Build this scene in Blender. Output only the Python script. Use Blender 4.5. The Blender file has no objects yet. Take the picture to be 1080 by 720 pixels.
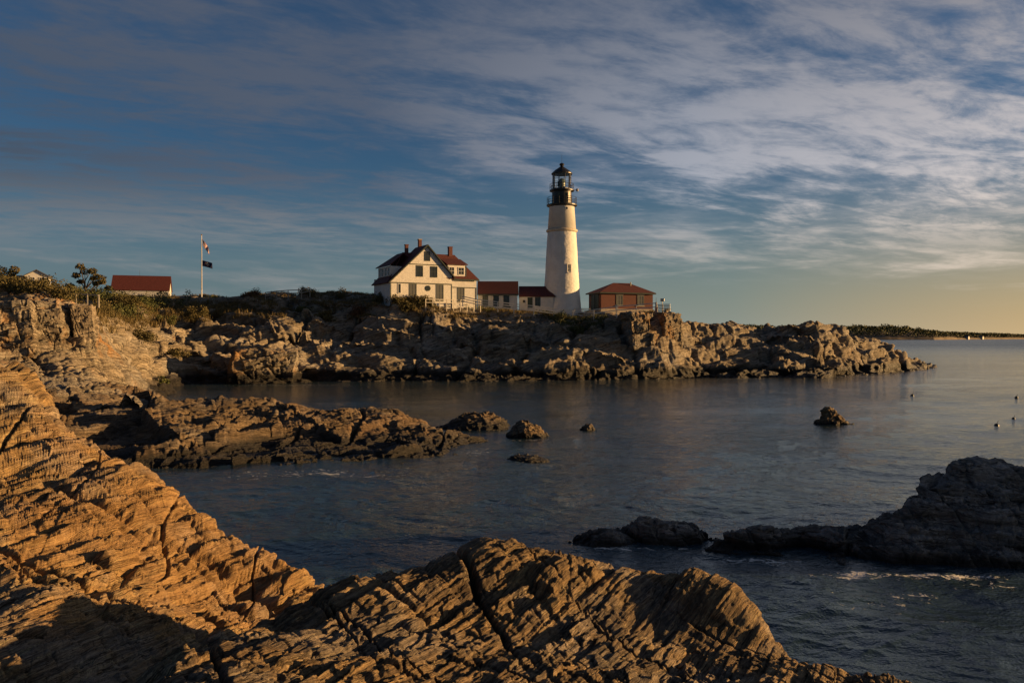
import bpy, math, random
import numpy as np
from mathutils import Vector, Matrix

S = bpy.context.scene
R = math.radians
PI = math.pi
FPX, CX, HY, EYE = 840.0, 540.0, 355.0, 6.0      # focal length in photo pixels, centre column, horizon row, eye height

# ------------------------------------------------------------------ camera
cam_d = bpy.data.cameras.new("camera")
cam_d.lens = 28.0
cam_d.sensor_width = 36.0
cam_d.clip_start = 0.1
cam_d.clip_end = 80000
cam = bpy.data.objects.new("camera", cam_d)
S.collection.objects.link(cam)
cam.location = (0, 0, EYE)
cam.rotation_euler = (R(90 - 0.34), 0, 0)
S.camera = cam

# ------------------------------------------------------------------ sun and sky
SUN_EL, SUN_BEHIND = 7.0, 5.0
sv = Vector((math.cos(R(SUN_EL)) * math.cos(R(SUN_BEHIND)), math.cos(R(SUN_EL)) * math.sin(R(SUN_BEHIND)), math.sin(R(SUN_EL))))
sun_d = bpy.data.lights.new("sun", 'SUN')
sun_d.energy = 5.0
sun_d.angle = R(0.5)
sun_d.color = (1.0, 0.58, 0.22)
sun = bpy.data.objects.new("sun", sun_d)
sun.rotation_euler = (-sv).to_track_quat('-Z', 'Y').to_euler()
sun.location = (60, 0, 40)
S.collection.objects.link(sun)

W = bpy.data.worlds.new("World")
S.world = W
W.use_nodes = True
W.cycles.sampling_method = 'MANUAL'
W.cycles.sample_map_resolution = 1024


class NT:
    """small helper round a node tree"""
    def __init__(self, tree):
        self.t = tree
        tree.nodes.clear()

    def n(self, kind, **kw):
        nd = self.t.nodes.new(kind)
        for k, v in kw.items():
            setattr(nd, k, v)
        return nd

    def put(self, sock, v):
        if isinstance(v, bpy.types.NodeSocket):
            self.t.links.new(v, sock)
        elif v is not None:
            if hasattr(sock.default_value, '__len__') and not hasattr(v, '__len__'):
                v = (v,) * len(sock.default_value)
            if hasattr(v, '__len__') and len(v) == 3 and len(sock.default_value) == 4:
                v = tuple(v) + (1,)
            sock.default_value = v

    def math(self, op, a, b=None, c=None, clamp=False):
        nd = self.n('ShaderNodeMath', operation=op, use_clamp=clamp)
        for i, v in enumerate((a, b, c)):
            if v is not None:
                self.put(nd.inputs[i], v)
        return nd.outputs[0]

    def vmath(self, op, a, b=None):
        nd = self.n('ShaderNodeVectorMath', operation=op)
        self.put(nd.inputs[0], a)
        if b is not None:
            self.put(nd.inputs[1], b)
        return nd.outputs['Value'] if op in ('DOT_PRODUCT', 'LENGTH', 'DISTANCE') else nd.outputs['Vector']

    def mapping(self, v, rot=(0, 0, 0), scale=(1, 1, 1), loc=(0, 0, 0)):
        nd = self.n('ShaderNodeMapping')
        self.put(nd.inputs['Vector'], v)
        nd.inputs['Rotation'].default_value = rot
        nd.inputs['Scale'].default_value = scale
        nd.inputs['Location'].default_value = loc
        return nd.outputs[0]

    def noise(self, v, scale, detail=4, rough=0.55, dist=0.0, lac=2.0):
        nd = self.n('ShaderNodeTexNoise')
        if v is not None:
            self.put(nd.inputs['Vector'], v)
        nd.inputs['Scale'].default_value = scale
        nd.inputs['Detail'].default_value = detail
        nd.inputs['Roughness'].default_value = rough
        nd.inputs['Distortion'].default_value = dist
        nd.inputs['Lacunarity'].default_value = lac
        return nd.outputs['Fac']

    def smooth(self, v, lo, hi, a=0.0, b=1.0, kind='SMOOTHSTEP'):
        nd = self.n('ShaderNodeMapRange', interpolation_type=kind)
        self.put(nd.inputs['Value'], v)
        nd.inputs['From Min'].default_value = lo
        nd.inputs['From Max'].default_value = hi
        nd.inputs['To Min'].default_value = a
        nd.inputs['To Max'].default_value = b
        return nd.outputs[0]

    def mix(self, f, a, b, blend='MIX'):
        nd = self.n('ShaderNodeMix', data_type='RGBA', blend_type=blend, clamp_factor=True)
        self.put(nd.inputs['Factor'], f)
        self.put(nd.inputs['A'], a) if False else None
        self.put([i for i in nd.inputs if i.name == 'A' and i.type == 'RGBA'][0], a)
        self.put([i for i in nd.inputs if i.name == 'B' and i.type == 'RGBA'][0], b)
        return [o for o in nd.outputs if o.type == 'RGBA'][0]

    def ramp(self, f, stops):
        nd = self.n('ShaderNodeValToRGB')
        self.put(nd.inputs[0], f)
        el = nd.color_ramp.elements
        while len(el) < len(stops):
            el.new(0.5)
        for e, (p, c) in zip(el, stops):
            e.position = p
            e.color = tuple(c) + (1,)
        return nd.outputs[0]

    def bump(self, h, strength=0.5, dist=0.1, normal=None):
        nd = self.n('ShaderNodeBump')
        nd.inputs['Strength'].default_value = strength
        nd.inputs['Distance'].default_value = dist
        self.put(nd.inputs['Height'], h)
        if normal is not None:
            self.put(nd.inputs['Normal'], normal)
        return nd.outputs[0]

    def bsdf(self, color, rough=0.8, normal=None, spec=0.5, metal=0.0, ior=None):
        b = self.n('ShaderNodeBsdfPrincipled')
        self.put(b.inputs['Base Color'], color)
        self.put(b.inputs['Roughness'], rough)
        self.put(b.inputs['Specular IOR Level'], spec)
        self.put(b.inputs['Metallic'], metal)
        if ior:
            b.inputs['IOR'].default_value = ior
        if normal is not None:
            self.put(b.inputs['Normal'], normal)
        o = self.n('ShaderNodeOutputMaterial')
        self.t.links.new(b.outputs[0], o.inputs['Surface'])
        return b


def build_world():
    g = NT(W.node_tree)
    sky = g.n('ShaderNodeTexSky', sky_type='NISHITA')
    sky.sun_disc = False
    sky.sun_elevation = R(SUN_EL)
    sky.sun_rotation = R(90 - SUN_BEHIND)
    sky.altitude = 0
    sky.air_density = 1.0
    sky.dust_density = 1.0
    sky.ozone_density = 3.5
    d = g.n('ShaderNodeTexCoord').outputs['Generated']
    sx = g.n('ShaderNodeSeparateXYZ')
    g.put(sx.inputs[0], d)
    z = g.math('MAXIMUM', sx.outputs['Z'], 0.0)
    den = g.math('ADD', z, 0.09)
    u = g.math('DIVIDE', sx.outputs['X'], den)
    v = g.math('DIVIDE', sx.outputs['Y'], den)
    cb = g.n('ShaderNodeCombineXYZ')
    g.put(cb.inputs[0], u)
    g.put(cb.inputs[1], v)
    p = cb.outputs[0]
    # high cloud sheet: big soft masses, streaked by the wind, and ripples in them
    def streak(deg, sc, loc):
        return g.mapping(g.mapping(p, rot=(0, 0, R(deg))), scale=(sc[0], sc[1], 1), loc=(loc[0], loc[1], 0))
    big = g.noise(streak(-62, (0.22, 0.50), (3.1, 1.7)), 1.0, 5, 0.52, 0.4)
    mid = g.noise(streak(-38, (0.75, 1.5), (1.3, 5.2)), 1.0, 8, 0.62, 0.9)
    fine = g.noise(streak(-20, (2.2, 4.3), (7.3, 2.2)), 1.0, 7, 0.66, 0.45)
    ripple = g.noise(streak(-28, (5.0, 9.0), (2.3, 9.2)), 1.0, 6, 0.64, 0.5)
    s1 = g.math('ADD', g.math('MULTIPLY', big, 0.60), g.math('MULTIPLY', mid, 0.42))
    s1 = g.math('ADD', s1, g.math('MULTIPLY', fine, 0.30))
    s1 = g.math('ADD', s1, g.math('MULTIPLY', ripple, 0.12))
    # thicker to the sunward side, thinner in a band low over the sea
    side = g.smooth(sx.outputs['X'], -0.65, 0.65, 0.012, 0.015, 'LINEAR')
    s1 = g.math('ADD', s1, side)
    cover = g.smooth(s1, 0.615, 0.80)
    lowfade = g.smooth(z, 0.05, 0.16)
    cover = g.math('MULTIPLY', cover, lowfade)
    shade = g.math('ADD', g.math('MULTIPLY', fine, 0.55), g.math('ADD', g.math('MULTIPLY', ripple, 0.3), g.math('MULTIPLY', mid, 0.35)))
    # thin bars of cloud lying low over the horizon
    cb2 = g.n('ShaderNodeCombineXYZ')
    g.put(cb2.inputs[0], sx.outputs['X'])
    g.put(cb2.inputs[1], sx.outputs['Y'])
    g.put(cb2.inputs[2], g.math('MULTIPLY', sx.outputs['Z'], 16.0))
    bars = g.noise(g.mapping(cb2.outputs[0], scale=(2.2, 2.2, 1), loc=(0.4, 4.4, 2.0)), 1.6, 5, 0.55, 0.5)
    bars = g.math('MULTIPLY', g.smooth(bars, 0.50, 0.68), g.math('MULTIPLY', g.smooth(z, 0.03, 0.06), g.smooth(z, 0.34, 0.18)))
    cover = g.math('MAXIMUM', cover, g.math('MULTIPLY', bars, 0.8))
    sunw = g.vmath('DOT_PRODUCT', d, tuple(Vector((sv.x, sv.y, 0.15)).normalized()))
    ccol = g.ramp(g.smooth(sunw, -0.7, 0.85, kind='LINEAR'), CLOUD_RAMP)
    ccol = g.mix(g.smooth(z, 0.14, 0.42, 0.0, 0.74), ccol, (0.85, 1.0, 1.4))
    ccol = g.mix(g.smooth(z, 0.08, 0.20, 0.65, 0.0), ccol, g.ramp(g.smooth(sunw, -0.6, 0.7, kind='LINEAR'), [(0.0, (2.7, 2.8, 2.9)), (0.5, (3.9, 3.8, 3.5)), (1.0, (9.5, 7.4, 5.4))]))
    skyc = g.mix(1.0, sky.outputs[0], SKY_TINT, 'MULTIPLY')
    # bright moist air low over the sea, warm towards the sun
    low = g.math('POWER', g.math('SUBTRACT', 1.0, g.smooth(z, 0.0, 0.26, kind='LINEAR')), 2.2)
    hcol = g.ramp(g.smooth(sunw, -0.6, 0.62, kind='LINEAR'), HAZE_RAMP)
    skyc = g.mix(g.math('MULTIPLY', low, 0.85), skyc, hcol)
    dens = g.math('MULTIPLY', cover, g.smooth(shade, 0.47, 0.70, 0.35, 1.0))
    col = g.mix(g.math('MULTIPLY', dens, 0.88), skyc, ccol)
    # sky dimmed overhead and behind the viewer, out of view, to lessen fill light
    gloom = g.math('MULTIPLY', g.smooth(sx.outputs['Y'], -0.35, 0.25, 0.85, 1.0), g.smooth(sx.outputs['Z'], 0.45, 0.85, 1.0, 0.7))
    gl = g.n('ShaderNodeCombineXYZ')
    for i in range(3):
        g.put(gl.inputs[i], gloom)
    col = g.mix(1.0, col, gl.outputs[0], 'MULTIPLY')
    bg = g.n('ShaderNodeBackground')
    g.put(bg.inputs[0], col)
    bg.inputs[1].default_value = SKY_STRENGTH
    o = g.n('ShaderNodeOutputWorld')
    W.node_tree.links.new(bg.outputs[0], o.inputs[0])


SKY_STRENGTH = 0.054
SKY_TINT = (0.54, 0.66, 0.76)
CLOUD_RAMP = [(0.0, (0.34, 0.52, 0.78)), (0.42, (0.95, 1.16, 1.6)), (0.66, (4.0, 4.15, 4.7)), (1.0, (8.0, 7.0, 6.4))]
HAZE_RAMP = [(0.0, (1.35, 1.9, 2.3)), (0.45, (1.85, 2.5, 2.8)), (0.78, (3.0, 3.3, 2.9)), (1.0, (6.4, 4.5, 2.3))]
build_world()

S.view_settings.view_transform = 'Standard'
S.view_settings.look = 'None'
S.view_settings.exposure = 1.0
S.view_settings.gamma = 1.0
S.view_settings.use_curve_mapping = False
S.cycles.use_denoising = True
S.cycles.denoiser = 'OPENIMAGEDENOISE'
S.cycles.denoising_input_passes = 'RGB_ALBEDO_NORMAL'
S.cycles.denoising_prefilter = 'ACCURATE'
S.cycles.use_adaptive_sampling = False
S.cycles.sample_clamp_indirect = 2.0
S.cycles.caustics_reflective = False
S.cycles.caustics_refractive = False

# ------------------------------------------------------------------ tagging and linking
def tag(o, label=None, cat=None, group=None, kind=None):
    for k, v in (('label', label), ('category', cat), ('group', group), ('kind', kind)):
        if v:
            o[k] = v
    return o


def link(name, mesh, mat=None, parent=None):
    o = bpy.data.objects.new(name, mesh)
    S.collection.objects.link(o)
    if mat is not None:
        mesh.materials.append(mat)
    if parent is not None:
        o.parent = parent
    return o


def empty(name, loc, rz=0.0):
    o = bpy.data.objects.new(name, None)
    o.location = loc
    o.rotation_euler = (0, 0, rz)
    S.collection.objects.link(o)
    return o


def copy_tree(o, parent=None):
    c = o.copy()
    S.collection.objects.link(c)
    c.parent = parent
    for ch in list(o.children):
        copy_tree(ch, c)
    return c


def W3(px, py, Y):
    """the place that lies Y metres ahead at a bearing and height read off the photograph"""
    return ((px - CX) / FPX * Y, Y, EYE - (py - HY) / FPX * Y)


# ------------------------------------------------------------------ noise and rock shaping (numpy)
def h3(i, j, k, seed=0):
    with np.errstate(over='ignore'):
        h = (i.astype(np.int64) * 73856093) ^ (j.astype(np.int64) * 19349663) ^ (k.astype(np.int64) * 83492791) ^ (seed * 2654435761)
        h = h.astype(np.uint32)
        h ^= h >> np.uint32(15)
        h *= np.uint32(2246822519)
        h ^= h >> np.uint32(13)
        h *= np.uint32(3266489917)
        h ^= h >> np.uint32(16)
    return h.astype(np.float32) / np.float32(4294967295.0)


def vnoise(P, seed=0):
    f = np.floor(P)
    i = f.astype(np.int64)
    t = (P - f).astype(np.float32)
    t = t * t * t * (t * (t * 6 - 15) + 10)
    out = 0
    for a in (0, 1):
        wa = t[:, 0] if a else 1 - t[:, 0]
        for b in (0, 1):
            wb = t[:, 1] if b else 1 - t[:, 1]
            for c in (0, 1):
                wc = t[:, 2] if c else 1 - t[:, 2]
                out = out + wa * wb * wc * h3(i[:, 0] + a, i[:, 1] + b, i[:, 2] + c, seed)
    return out * 2 - 1


def fbm(P, octs=4, gain=0.5, seed=0):
    out, a, tot = 0, 1.0, 0.0
    for o in range(octs):
        out = out + a * vnoise(P * (2.03 ** o) + 17.3 * o, seed + o)
        tot += a
        a *= gain
    return out / tot


def frame(strike_deg, dip_deg):
    """bedding frame: strike direction, dip direction, bedding normal"""
    a = R(strike_deg)
    t = np.array([math.cos(a), math.sin(a), 0])
    hdir = np.array([math.sin(a), -math.cos(a), 0])
    d = R(dip_deg)
    n = hdir * math.sin(d) + np.array([0, 0, 1]) * math.cos(d)
    return t, np.cross(n, t), n


def n1(x, seed):
    z = np.zeros_like(x)
    return vnoise(np.stack([x, z + seed * 1.7, z], 1), seed)


def rock(P, fr, levels, seed=0, warp=(3.0, 0.35), fiss=()):
    """displacement of a bedded, jointed rock surface; levels: (bed thickness, height, length along strike, length down dip);
    fiss: deep fissures (plane normal, spacing, width, depth)"""
    t, d, n = fr
    wq = np.stack([vnoise(P / warp[0] + o, seed + 90 + o) for o in (0, 1, 2)], 1) * warp[1]
    wq = wq + np.stack([vnoise(P / (warp[0] * .28) + o, seed + 95 + o) for o in (0, 1, 2)], 1) * warp[1] * .25
    Q = P + wq
    u, w, s = Q @ t, Q @ d, Q @ n
    out = np.zeros(len(P), np.float32)
    for li, (L, A, Lu, Lw) in enumerate(levels):
        sd = seed + 10 * li
        # broken in some places, whole slabs in others
        mask = 0.32 + 0.85 * np.clip(vnoise(P / (L * 4.0) + 3.7, sd + 5) * 1.3 + 0.45, 0, 1.1)
        si = s / L + 0.75 * n1(s / (2.3 * L), sd + 8)          # beds of uneven thickness
        k = np.floor(si)
        f = si - k
        z0 = np.zeros_like(k)
        th = (h3(k, z0, z0 + 5, sd + 9) - 0.5) * 1.1           # joints run askew from bed to bed
        ut, wt = u * np.cos(th) + w * np.sin(th), w * np.cos(th) - u * np.sin(th)
        uu = ut / Lu + h3(k, z0, z0, sd + 1) * 13
        uu = uu + 0.5 * n1(uu * 0.9, sd + 11)
        j = np.floor(uu)
        fu = uu - j
        ww = wt / Lw + h3(k, j, z0, sd + 2) * 13
        m = np.floor(ww)
        fw = ww - m
        r = h3(k, j, m, sd + 3) - 0.5
        slant = (h3(k, j, m, sd + 4) - 0.5) * (fu - 0.5) * 1.5 + (h3(k, j, m, sd + 6) - 0.5) * (fw - 0.5) * 1.3
        e = np.minimum(np.minimum(f, 1 - f) * L * .8, np.minimum(np.minimum(fu, 1 - fu) * Lu, np.minimum(fw, 1 - fw) * Lw))
        crack = np.exp(-(e / (0.06 * L)) ** 2) * (h3(k, j, m, sd + 7) > 0.4)
        out += (A * mask * (1.15 * r + slant + (f - 0.5) * SAW - 0.6 * crack - 0.18)).astype(np.float32)
    for fi, (nv, sp, wd, dp) in enumerate(fiss):
        nv = np.array(nv, float)
        nv /= np.linalg.norm(nv)
        q = (P + 1.6 * (Q - P)) @ nv / sp + 0.16 * vnoise(P / (sp * .9), seed + 70 + fi)
        k = np.floor(q)
        z0 = np.zeros_like(k)
        c = 0.25 + 0.5 * h3(k, z0, z0, seed + 71 + fi)          # one fissure to a stretch, unevenly placed
        dist = np.abs(q - k - c) * sp
        wid = wd * (0.5 + h3(k, z0, z0 + 1, seed + 72 + fi)) * (0.7 + 0.5 * vnoise(P / (sp * .35), seed + 73 + fi))
        run = np.clip(0.35 + 1.3 * vnoise(P / (sp * 1.8) + 9.1, seed + 74 + fi) + 0.5 * h3(k, z0, z0 + 2, seed + 75 + fi), 0, 1)
        out -= (dp * run * np.exp(-(dist / np.maximum(wid, 1e-3)) ** 2)).astype(np.float32)
    return out


SAW = 0.38


class TPS:
    """smooth surface through scattered heights"""
    def __init__(self, pts, lam=0.02):
        P = np.array(pts, float)
        self.xy, z = P[:, :2], P[:, 2]
        n = len(P)
        K = self.k(np.linalg.norm(self.xy[:, None] - self.xy[None], axis=2)) + lam * np.eye(n)
        A = np.zeros((n + 3, n + 3))
        A[:n, :n] = K
        A[:n, n] = 1
        A[:n, n + 1:] = self.xy
        A[n:, :n] = A[:n, n:].T
        self.c = np.linalg.solve(A, np.concatenate([z, np.zeros(3)]))

    @staticmethod
    def k(r):
        return r          # linear radial kernel: no overshoot between scattered heights

    def __call__(self, x, y):
        q = np.stack([np.ravel(x), np.ravel(y)], 1).astype(np.float32)
        ctr = self.xy.astype(np.float32)
        n = len(ctr)
        out = np.empty(len(q), np.float32)
        w = self.c[:n].astype(np.float32)
        for a in range(0, len(q), 40000):
            b = q[a:a + 40000]
            r = np.sqrt((b[:, None, 0] - ctr[None, :, 0]) ** 2 + (b[:, None, 1] - ctr[None, :, 1]) ** 2 + 1e-2 * self.soft)
            out[a:a + 40000] = r @ w + self.c[n] + b @ self.c[n + 1:].astype(np.float32)
        return out.reshape(np.shape(x))

    soft = 1.0


def grid_mesh(name, V, nr, nc, keep=None, smooth=True):
    """mesh from an nr x nc grid of positions; faces whose corners all fail keep are left out"""
    idx = np.arange(nr * nc).reshape(nr, nc)
    q = np.stack([idx[:-1, :-1], idx[:-1, 1:], idx[1:, 1:], idx[1:, :-1]], -1).reshape(-1, 4)
    if keep is not None:
        q = q[keep[q].any(1)]
        used = np.zeros(len(V), bool)
        used[q.ravel()] = True
        remap = np.cumsum(used) - 1
        V = V[used]
        q = remap[q]
    me = bpy.data.meshes.new(name)
    me.vertices.add(len(V))
    me.vertices.foreach_set('co', np.ascontiguousarray(V, np.float32).ravel())
    me.loops.add(q.size)
    me.loops.foreach_set('vertex_index', q.ravel().astype(np.int32))
    me.polygons.add(len(q))
    me.polygons.foreach_set('loop_start', (np.arange(len(q)) * 4).astype(np.int32))
    me.update(calc_edges=True)
    me.polygons.foreach_set('use_smooth', np.full(len(q), smooth))
    me.update()
    return me


def grid_normals(X, Y, Z):
    """unit normals of a grid whose rows go away from the viewer and columns to the right"""
    P = np.stack([X, Y, Z], -1).astype(np.float64)
    du = np.gradient(P, axis=1)
    dv = np.gradient(P, axis=0)
    N = np.cross(du, dv)
    N /= np.linalg.norm(N, axis=2, keepdims=True) + 1e-12
    return N


def patch(name, X, Y, Zf, fr, levels, seed, rough=(), low=-1.0, amp=None, warp=(3.0, 0.35), post=None, fiss=(), soft=1, chips=()):
    """one rock mass: a smooth height surface, then bedding, joints and roughness pushed out along its normals"""
    Z = Zf(X, Y).astype(np.float64)
    N = grid_normals(X, Y, Z)
    P = np.stack([X, Y, Z], -1).reshape(-1, 3)
    D = rock(P, fr, levels, seed, warp, fiss)
    if len(chips):                              # a second, askew set of breaks
        fr2 = frame(math.degrees(math.atan2(fr[0][1], fr[0][0])) + 64, 58)
        D = D + rock(P, fr2, chips, seed + 300, (warp[0], warp[1] * .6))
    for (sc, a, oc) in rough:
        D = D + a * fbm(P / sc, oc, 0.5, seed + 50)
    if amp is not None:
        D = D * amp(P)
    D = D.reshape(X.shape)
    for _ in range(soft):                       # weathered edges, a couple of grid cells wide
        E = np.pad(D, 1, mode='edge')
        D = (E[1:-1, 1:-1] * 4 + E[:-2, 1:-1] + E[2:, 1:-1] + E[1:-1, :-2] + E[1:-1, 2:]) / 8
    D = D.ravel()
    V = P + N.reshape(-1, 3) * D[:, None]
    if post is not None:
        V = post(V)
    me = grid_mesh(name, V, X.shape[0], X.shape[1], keep=V[:, 2] > low)
    return me, V


# ------------------------------------------------------------------ rock materials
def rock_mat(name, fr, cols, scale=1.0, wet=(0.5, 1.2), wetcol=(0.018, 0.016, 0.014), bump=0.6, stain=None, dark=0.5, lam=9.0, iron=False):
    m = bpy.data.materials.new(name)
    m.use_nodes = True
    g = NT(m.node_tree)
    pos = g.n('ShaderNodeNewGeometry').outputs['Position']
    rot = Matrix((tuple(fr[0]), tuple(fr[1]), tuple(fr[2]))).to_euler()
    q = g.mapping(pos, rot=tuple(rot))
    # wandering of the beds
    wn = g.n('ShaderNodeTexNoise')
    g.put(wn.inputs['Vector'], q)
    wn.inputs['Scale'].default_value = 0.8 / scale
    wn.inputs['Detail'].default_value = 3
    q2 = g.vmath('ADD', q, g.vmath('SCALE', g.vmath('SUBTRACT', wn.outputs['Color'], (0.5, 0.5, 0.5))))
    q2.node.inputs['Vector'] if False else None
    for nd in g.t.nodes:
        if nd.type == 'VECT_MATH' and nd.operation == 'SCALE':
            nd.inputs['Scale'].default_value = 0.35 * scale
    lay = g.noise(g.mapping(q2, scale=(0.55 / scale, 0.8 / scale, lam / scale)), 1.0, 7, 0.66)
    lay2 = g.noise(g.mapping(q2, scale=(2.0 / scale, 3.0 / scale, 3.2 * lam / scale)), 1.0, 5, 0.65)
    blot = g.noise(pos, 0.55 / scale, 5, 0.6)
    grit = g.noise(pos, 14.0 / scale, 5, 0.7)
    vor = g.n('ShaderNodeTexVoronoi', feature='DISTANCE_TO_EDGE')
    g.put(vor.inputs['Vector'], g.mapping(q2, scale=(1.1 / scale, 1.7 / scale, 4.5 / scale)))
    vor.inputs['Scale'].default_value = 1.0
    vor.inputs['Randomness'].default_value = 0.9
    crack = g.smooth(g.math('ADD', vor.outputs['Distance'], g.math('MULTIPLY', g.smooth(blot, 0.42, 0.6), 0.06)), 0.0, 0.05)
    f = g.math('ADD', g.math('MULTIPLY', lay, 0.65), g.math('MULTIPLY', blot, 0.35))
    col = g.ramp(f, [(0.28, cols[0]), (0.45, cols[1]), (0.58, cols[2]), (0.74, cols[3])])
    col = g.mix(g.math('MULTIPLY', g.smooth(grit, 0.35, 0.7), 0.35), col, cols[0])
    col = g.mix(g.math('MULTIPLY', g.smooth(g.noise(pos, 1.7 / scale, 6, 0.7), 0.55, 0.68), dark), col, cols[0])
    grey = g.smooth(g.noise(pos, 0.42 / scale, 5, 0.6), 0.44, 0.62)
    hsv = g.n('ShaderNodeHueSaturation')
    hsv.inputs['Saturation'].default_value = 0.45
    g.put(hsv.inputs['Color'], col)
    col = g.mix(g.math('MULTIPLY', grey, 0.75), col, hsv.outputs[0])
    vein = g.noise(g.mapping(q2, scale=(0.35 / scale, 0.5 / scale, 3.0 / scale), loc=(3, 7, 1)), 1.0, 6, 0.6)
    vein = g.smooth(g.math('ABSOLUTE', g.math('SUBTRACT', vein, 0.5)), 0.012, 0.0)
    col = g.mix(g.math('MULTIPLY', vein, 0.35), col, tuple(min(.6, c * 1.35) for c in cols[3]))
    part = g.noise(g.mapping(q2, scale=(0.5 / scale, 0.6 / scale, 1.1 * lam / scale), loc=(1, 2, 5)), 1.0, 5, 0.6)
    part = g.smooth(g.math('ABSOLUTE', g.math('SUBTRACT', part, 0.52)), 0.030, 0.004)
    part = g.math('MULTIPLY', part, g.smooth(g.noise(pos, 1.1 / scale, 3, 0.5), 0.38, 0.56))
    col = g.mix(g.math('MULTIPLY', part, 0.85), col, tuple(c * .45 for c in cols[0]))
    pit = g.smooth(g.noise(pos, 5.5 / scale, 3, 0.6), 0.62, 0.70)
    col = g.mix(g.math('MULTIPLY', pit, 0.6), col, tuple(c * .5 for c in cols[0]))
    if stain:
        sn = g.noise(g.mapping(pos, scale=(1, 1, .45)), 0.22, 5, 0.65)
        if iron:
            at = g.n('ShaderNodeAttribute', attribute_name='iron')
            sn = g.math('ADD', sn, g.math('MULTIPLY', at.outputs['Fac'], 0.23))
        sf = g.math('MULTIPLY', g.smooth(sn, stain[1], stain[1] + .14), stain[2])
        col = g.mix(sf, col, stain[0])
    col = g.mix(g.math('MULTIPLY', g.math('SUBTRACT', 1.0, crack), 0.45), col, tuple(c * .6 for c in cols[0]))
    sp = g.n('ShaderNodeSeparateXYZ')
    g.put(sp.inputs[0], pos)
    zn = g.math('ADD', sp.outputs['Z'], g.math('MULTIPLY', g.math('SUBTRACT', g.noise(pos, 0.9 / scale, 5, 0.65), 0.5), 1.1 * (wet[1] - wet[0]) + 0.25))
    wf = g.smooth(zn, wet[0], wet[1], 1.0, 0.0)
    col = g.mix(wf, col, wetcol)
    rough = g.smooth(wf, 0, 1, 0.88, 0.5, 'LINEAR')
    h = g.math('ADD', g.math('MULTIPLY', lay, 1.0), g.math('MULTIPLY', lay2, 0.75))
    h = g.math('ADD', h, g.math('MULTIPLY', grit, 0.22))
    h = g.math('ADD', h, g.math('MULTIPLY', crack, 0.15))
    h = g.math('SUBTRACT', h, g.math('MULTIPLY', part, 0.35))
    nrm = g.bump(h, bump, 0.16 * scale)
    g.bsdf(col, rough, nrm, 0.3)
    return m


FR_LEDGE = frame(60, -62)
FR_SLOPE = frame(70, -38)
FR_ISLET = frame(40, -24)
FR_DARK = frame(6, 14)
FR_HEAD = frame(58, -24)

TAN = [(0.05, 0.033, 0.019), (0.20, 0.135, 0.070), (0.42, 0.275, 0.12), (0.56, 0.40, 0.20)]
M_LEDGE = rock_mat("ledge_rock", FR_LEDGE, [(0.030, 0.021, 0.014), (0.125, 0.085, 0.050), (0.33, 0.22, 0.105), (0.50, 0.355, 0.19)], 0.42, (0.6, 1.5), bump=0.95, dark=0.45)
M_SLOPE = rock_mat("slope_rock", FR_SLOPE, TAN, 0.5, (0.6, 1.5), bump=0.9, stain=((0.34, 0.19, 0.075), 0.48, 0.5), dark=0.4)
M_ISLET = rock_mat("islet_rock", FR_ISLET, [(0.03, 0.023, 0.017), (0.12, 0.086, 0.056), (0.25, 0.18, 0.108), (0.38, 0.285, 0.18)], 1.0, (0.35, 1.0), bump=0.9, stain=((0.20, 0.12, 0.06), 0.48, 0.5))
M_DARK = rock_mat("dark_rock", FR_DARK, [(0.05, 0.046, 0.042), (0.16, 0.148, 0.135), (0.29, 0.27, 0.25), (0.42, 0.395, 0.365)], 0.6, (0.15, 0.6), (0.012, 0.012, 0.012), bump=0.95, lam=6)
M_HEAD = rock_mat("headland_rock", FR_HEAD, [(0.085, 0.070, 0.055), (0.23, 0.19, 0.14), (0.39, 0.325, 0.245), (0.54, 0.46, 0.36)], 2.2, (0.9, 2.0), bump=0.9, dark=0.25, stain=((0.42, 0.21, 0.06), 0.63, 0.7), iron=True)

M_LOOSE = rock_mat("loose_rock", FR_ISLET, [(0.03, 0.023, 0.017), (0.13, 0.092, 0.056), (0.28, 0.20, 0.115), (0.40, 0.30, 0.185)], 0.7, (0.12, 0.4), bump=0.7)


def steps(*segs):
    """row spacings: (start, end, step) ..."""
    return np.concatenate([np.arange(a, b, s) for a, b, s in segs])


# ------------------------------------------------------------------ the headland under the lighthouse and the left shore
HP = []
def hp(px, *pairs):
    for py, Y in pairs:
        HP.append(W3(px, py, Y))
def hw(*pts):
    HP.extend(pts)

hp(-260, (395, 48), (350, 54), (318, 60), (312, 80))
hp(-120, (398, 48), (378, 53), (350, 58.6), (322, 60), (315, 66), (313, 85))
hp(0, (402, 48), (380, 53.5), (352, 59.2), (319, 59.9), (315, 62), (314, 80), (309, 110))
hp(40, (395, 53), (380, 54.5), (352, 59.3), (319, 59.9), (315, 62), (315, 80))
hp(66, (398, 52), (378, 56.5), (354, 60.2), (320, 60.8), (316, 63))
hp(90, (402, 50), (392, 57), (366, 60.5), (352, 62.2), (323, 62.8), (319, 65), (318, 85))
hp(104, (398, 57), (378, 61.5), (352, 63.2), (330, 64.5), (328, 68))
hp(118, (396, 60), (384, 64), (368, 68), (350, 72), (342, 76), (328, 90))
hp(150, (412, 66), (396, 72), (375, 80), (358, 84), (346, 90), (322, 110), (314, 150))
hp(120, (316, 120), (312, 150))
hp(165, (414, 80), (403, 86), (390, 92), (372, 96), (352, 104), (330, 116), (318, 125), (312, 150))
hp(200, (405, 101), (396, 102), (384, 104), (366, 106.5), (350, 112), (335, 117), (324, 122), (316, 130), (312, 145))
hp(240, (404.5, 102), (394, 103), (374, 104.5), (368, 107), (352, 112), (335, 117), (318, 124), (311, 135))
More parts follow.
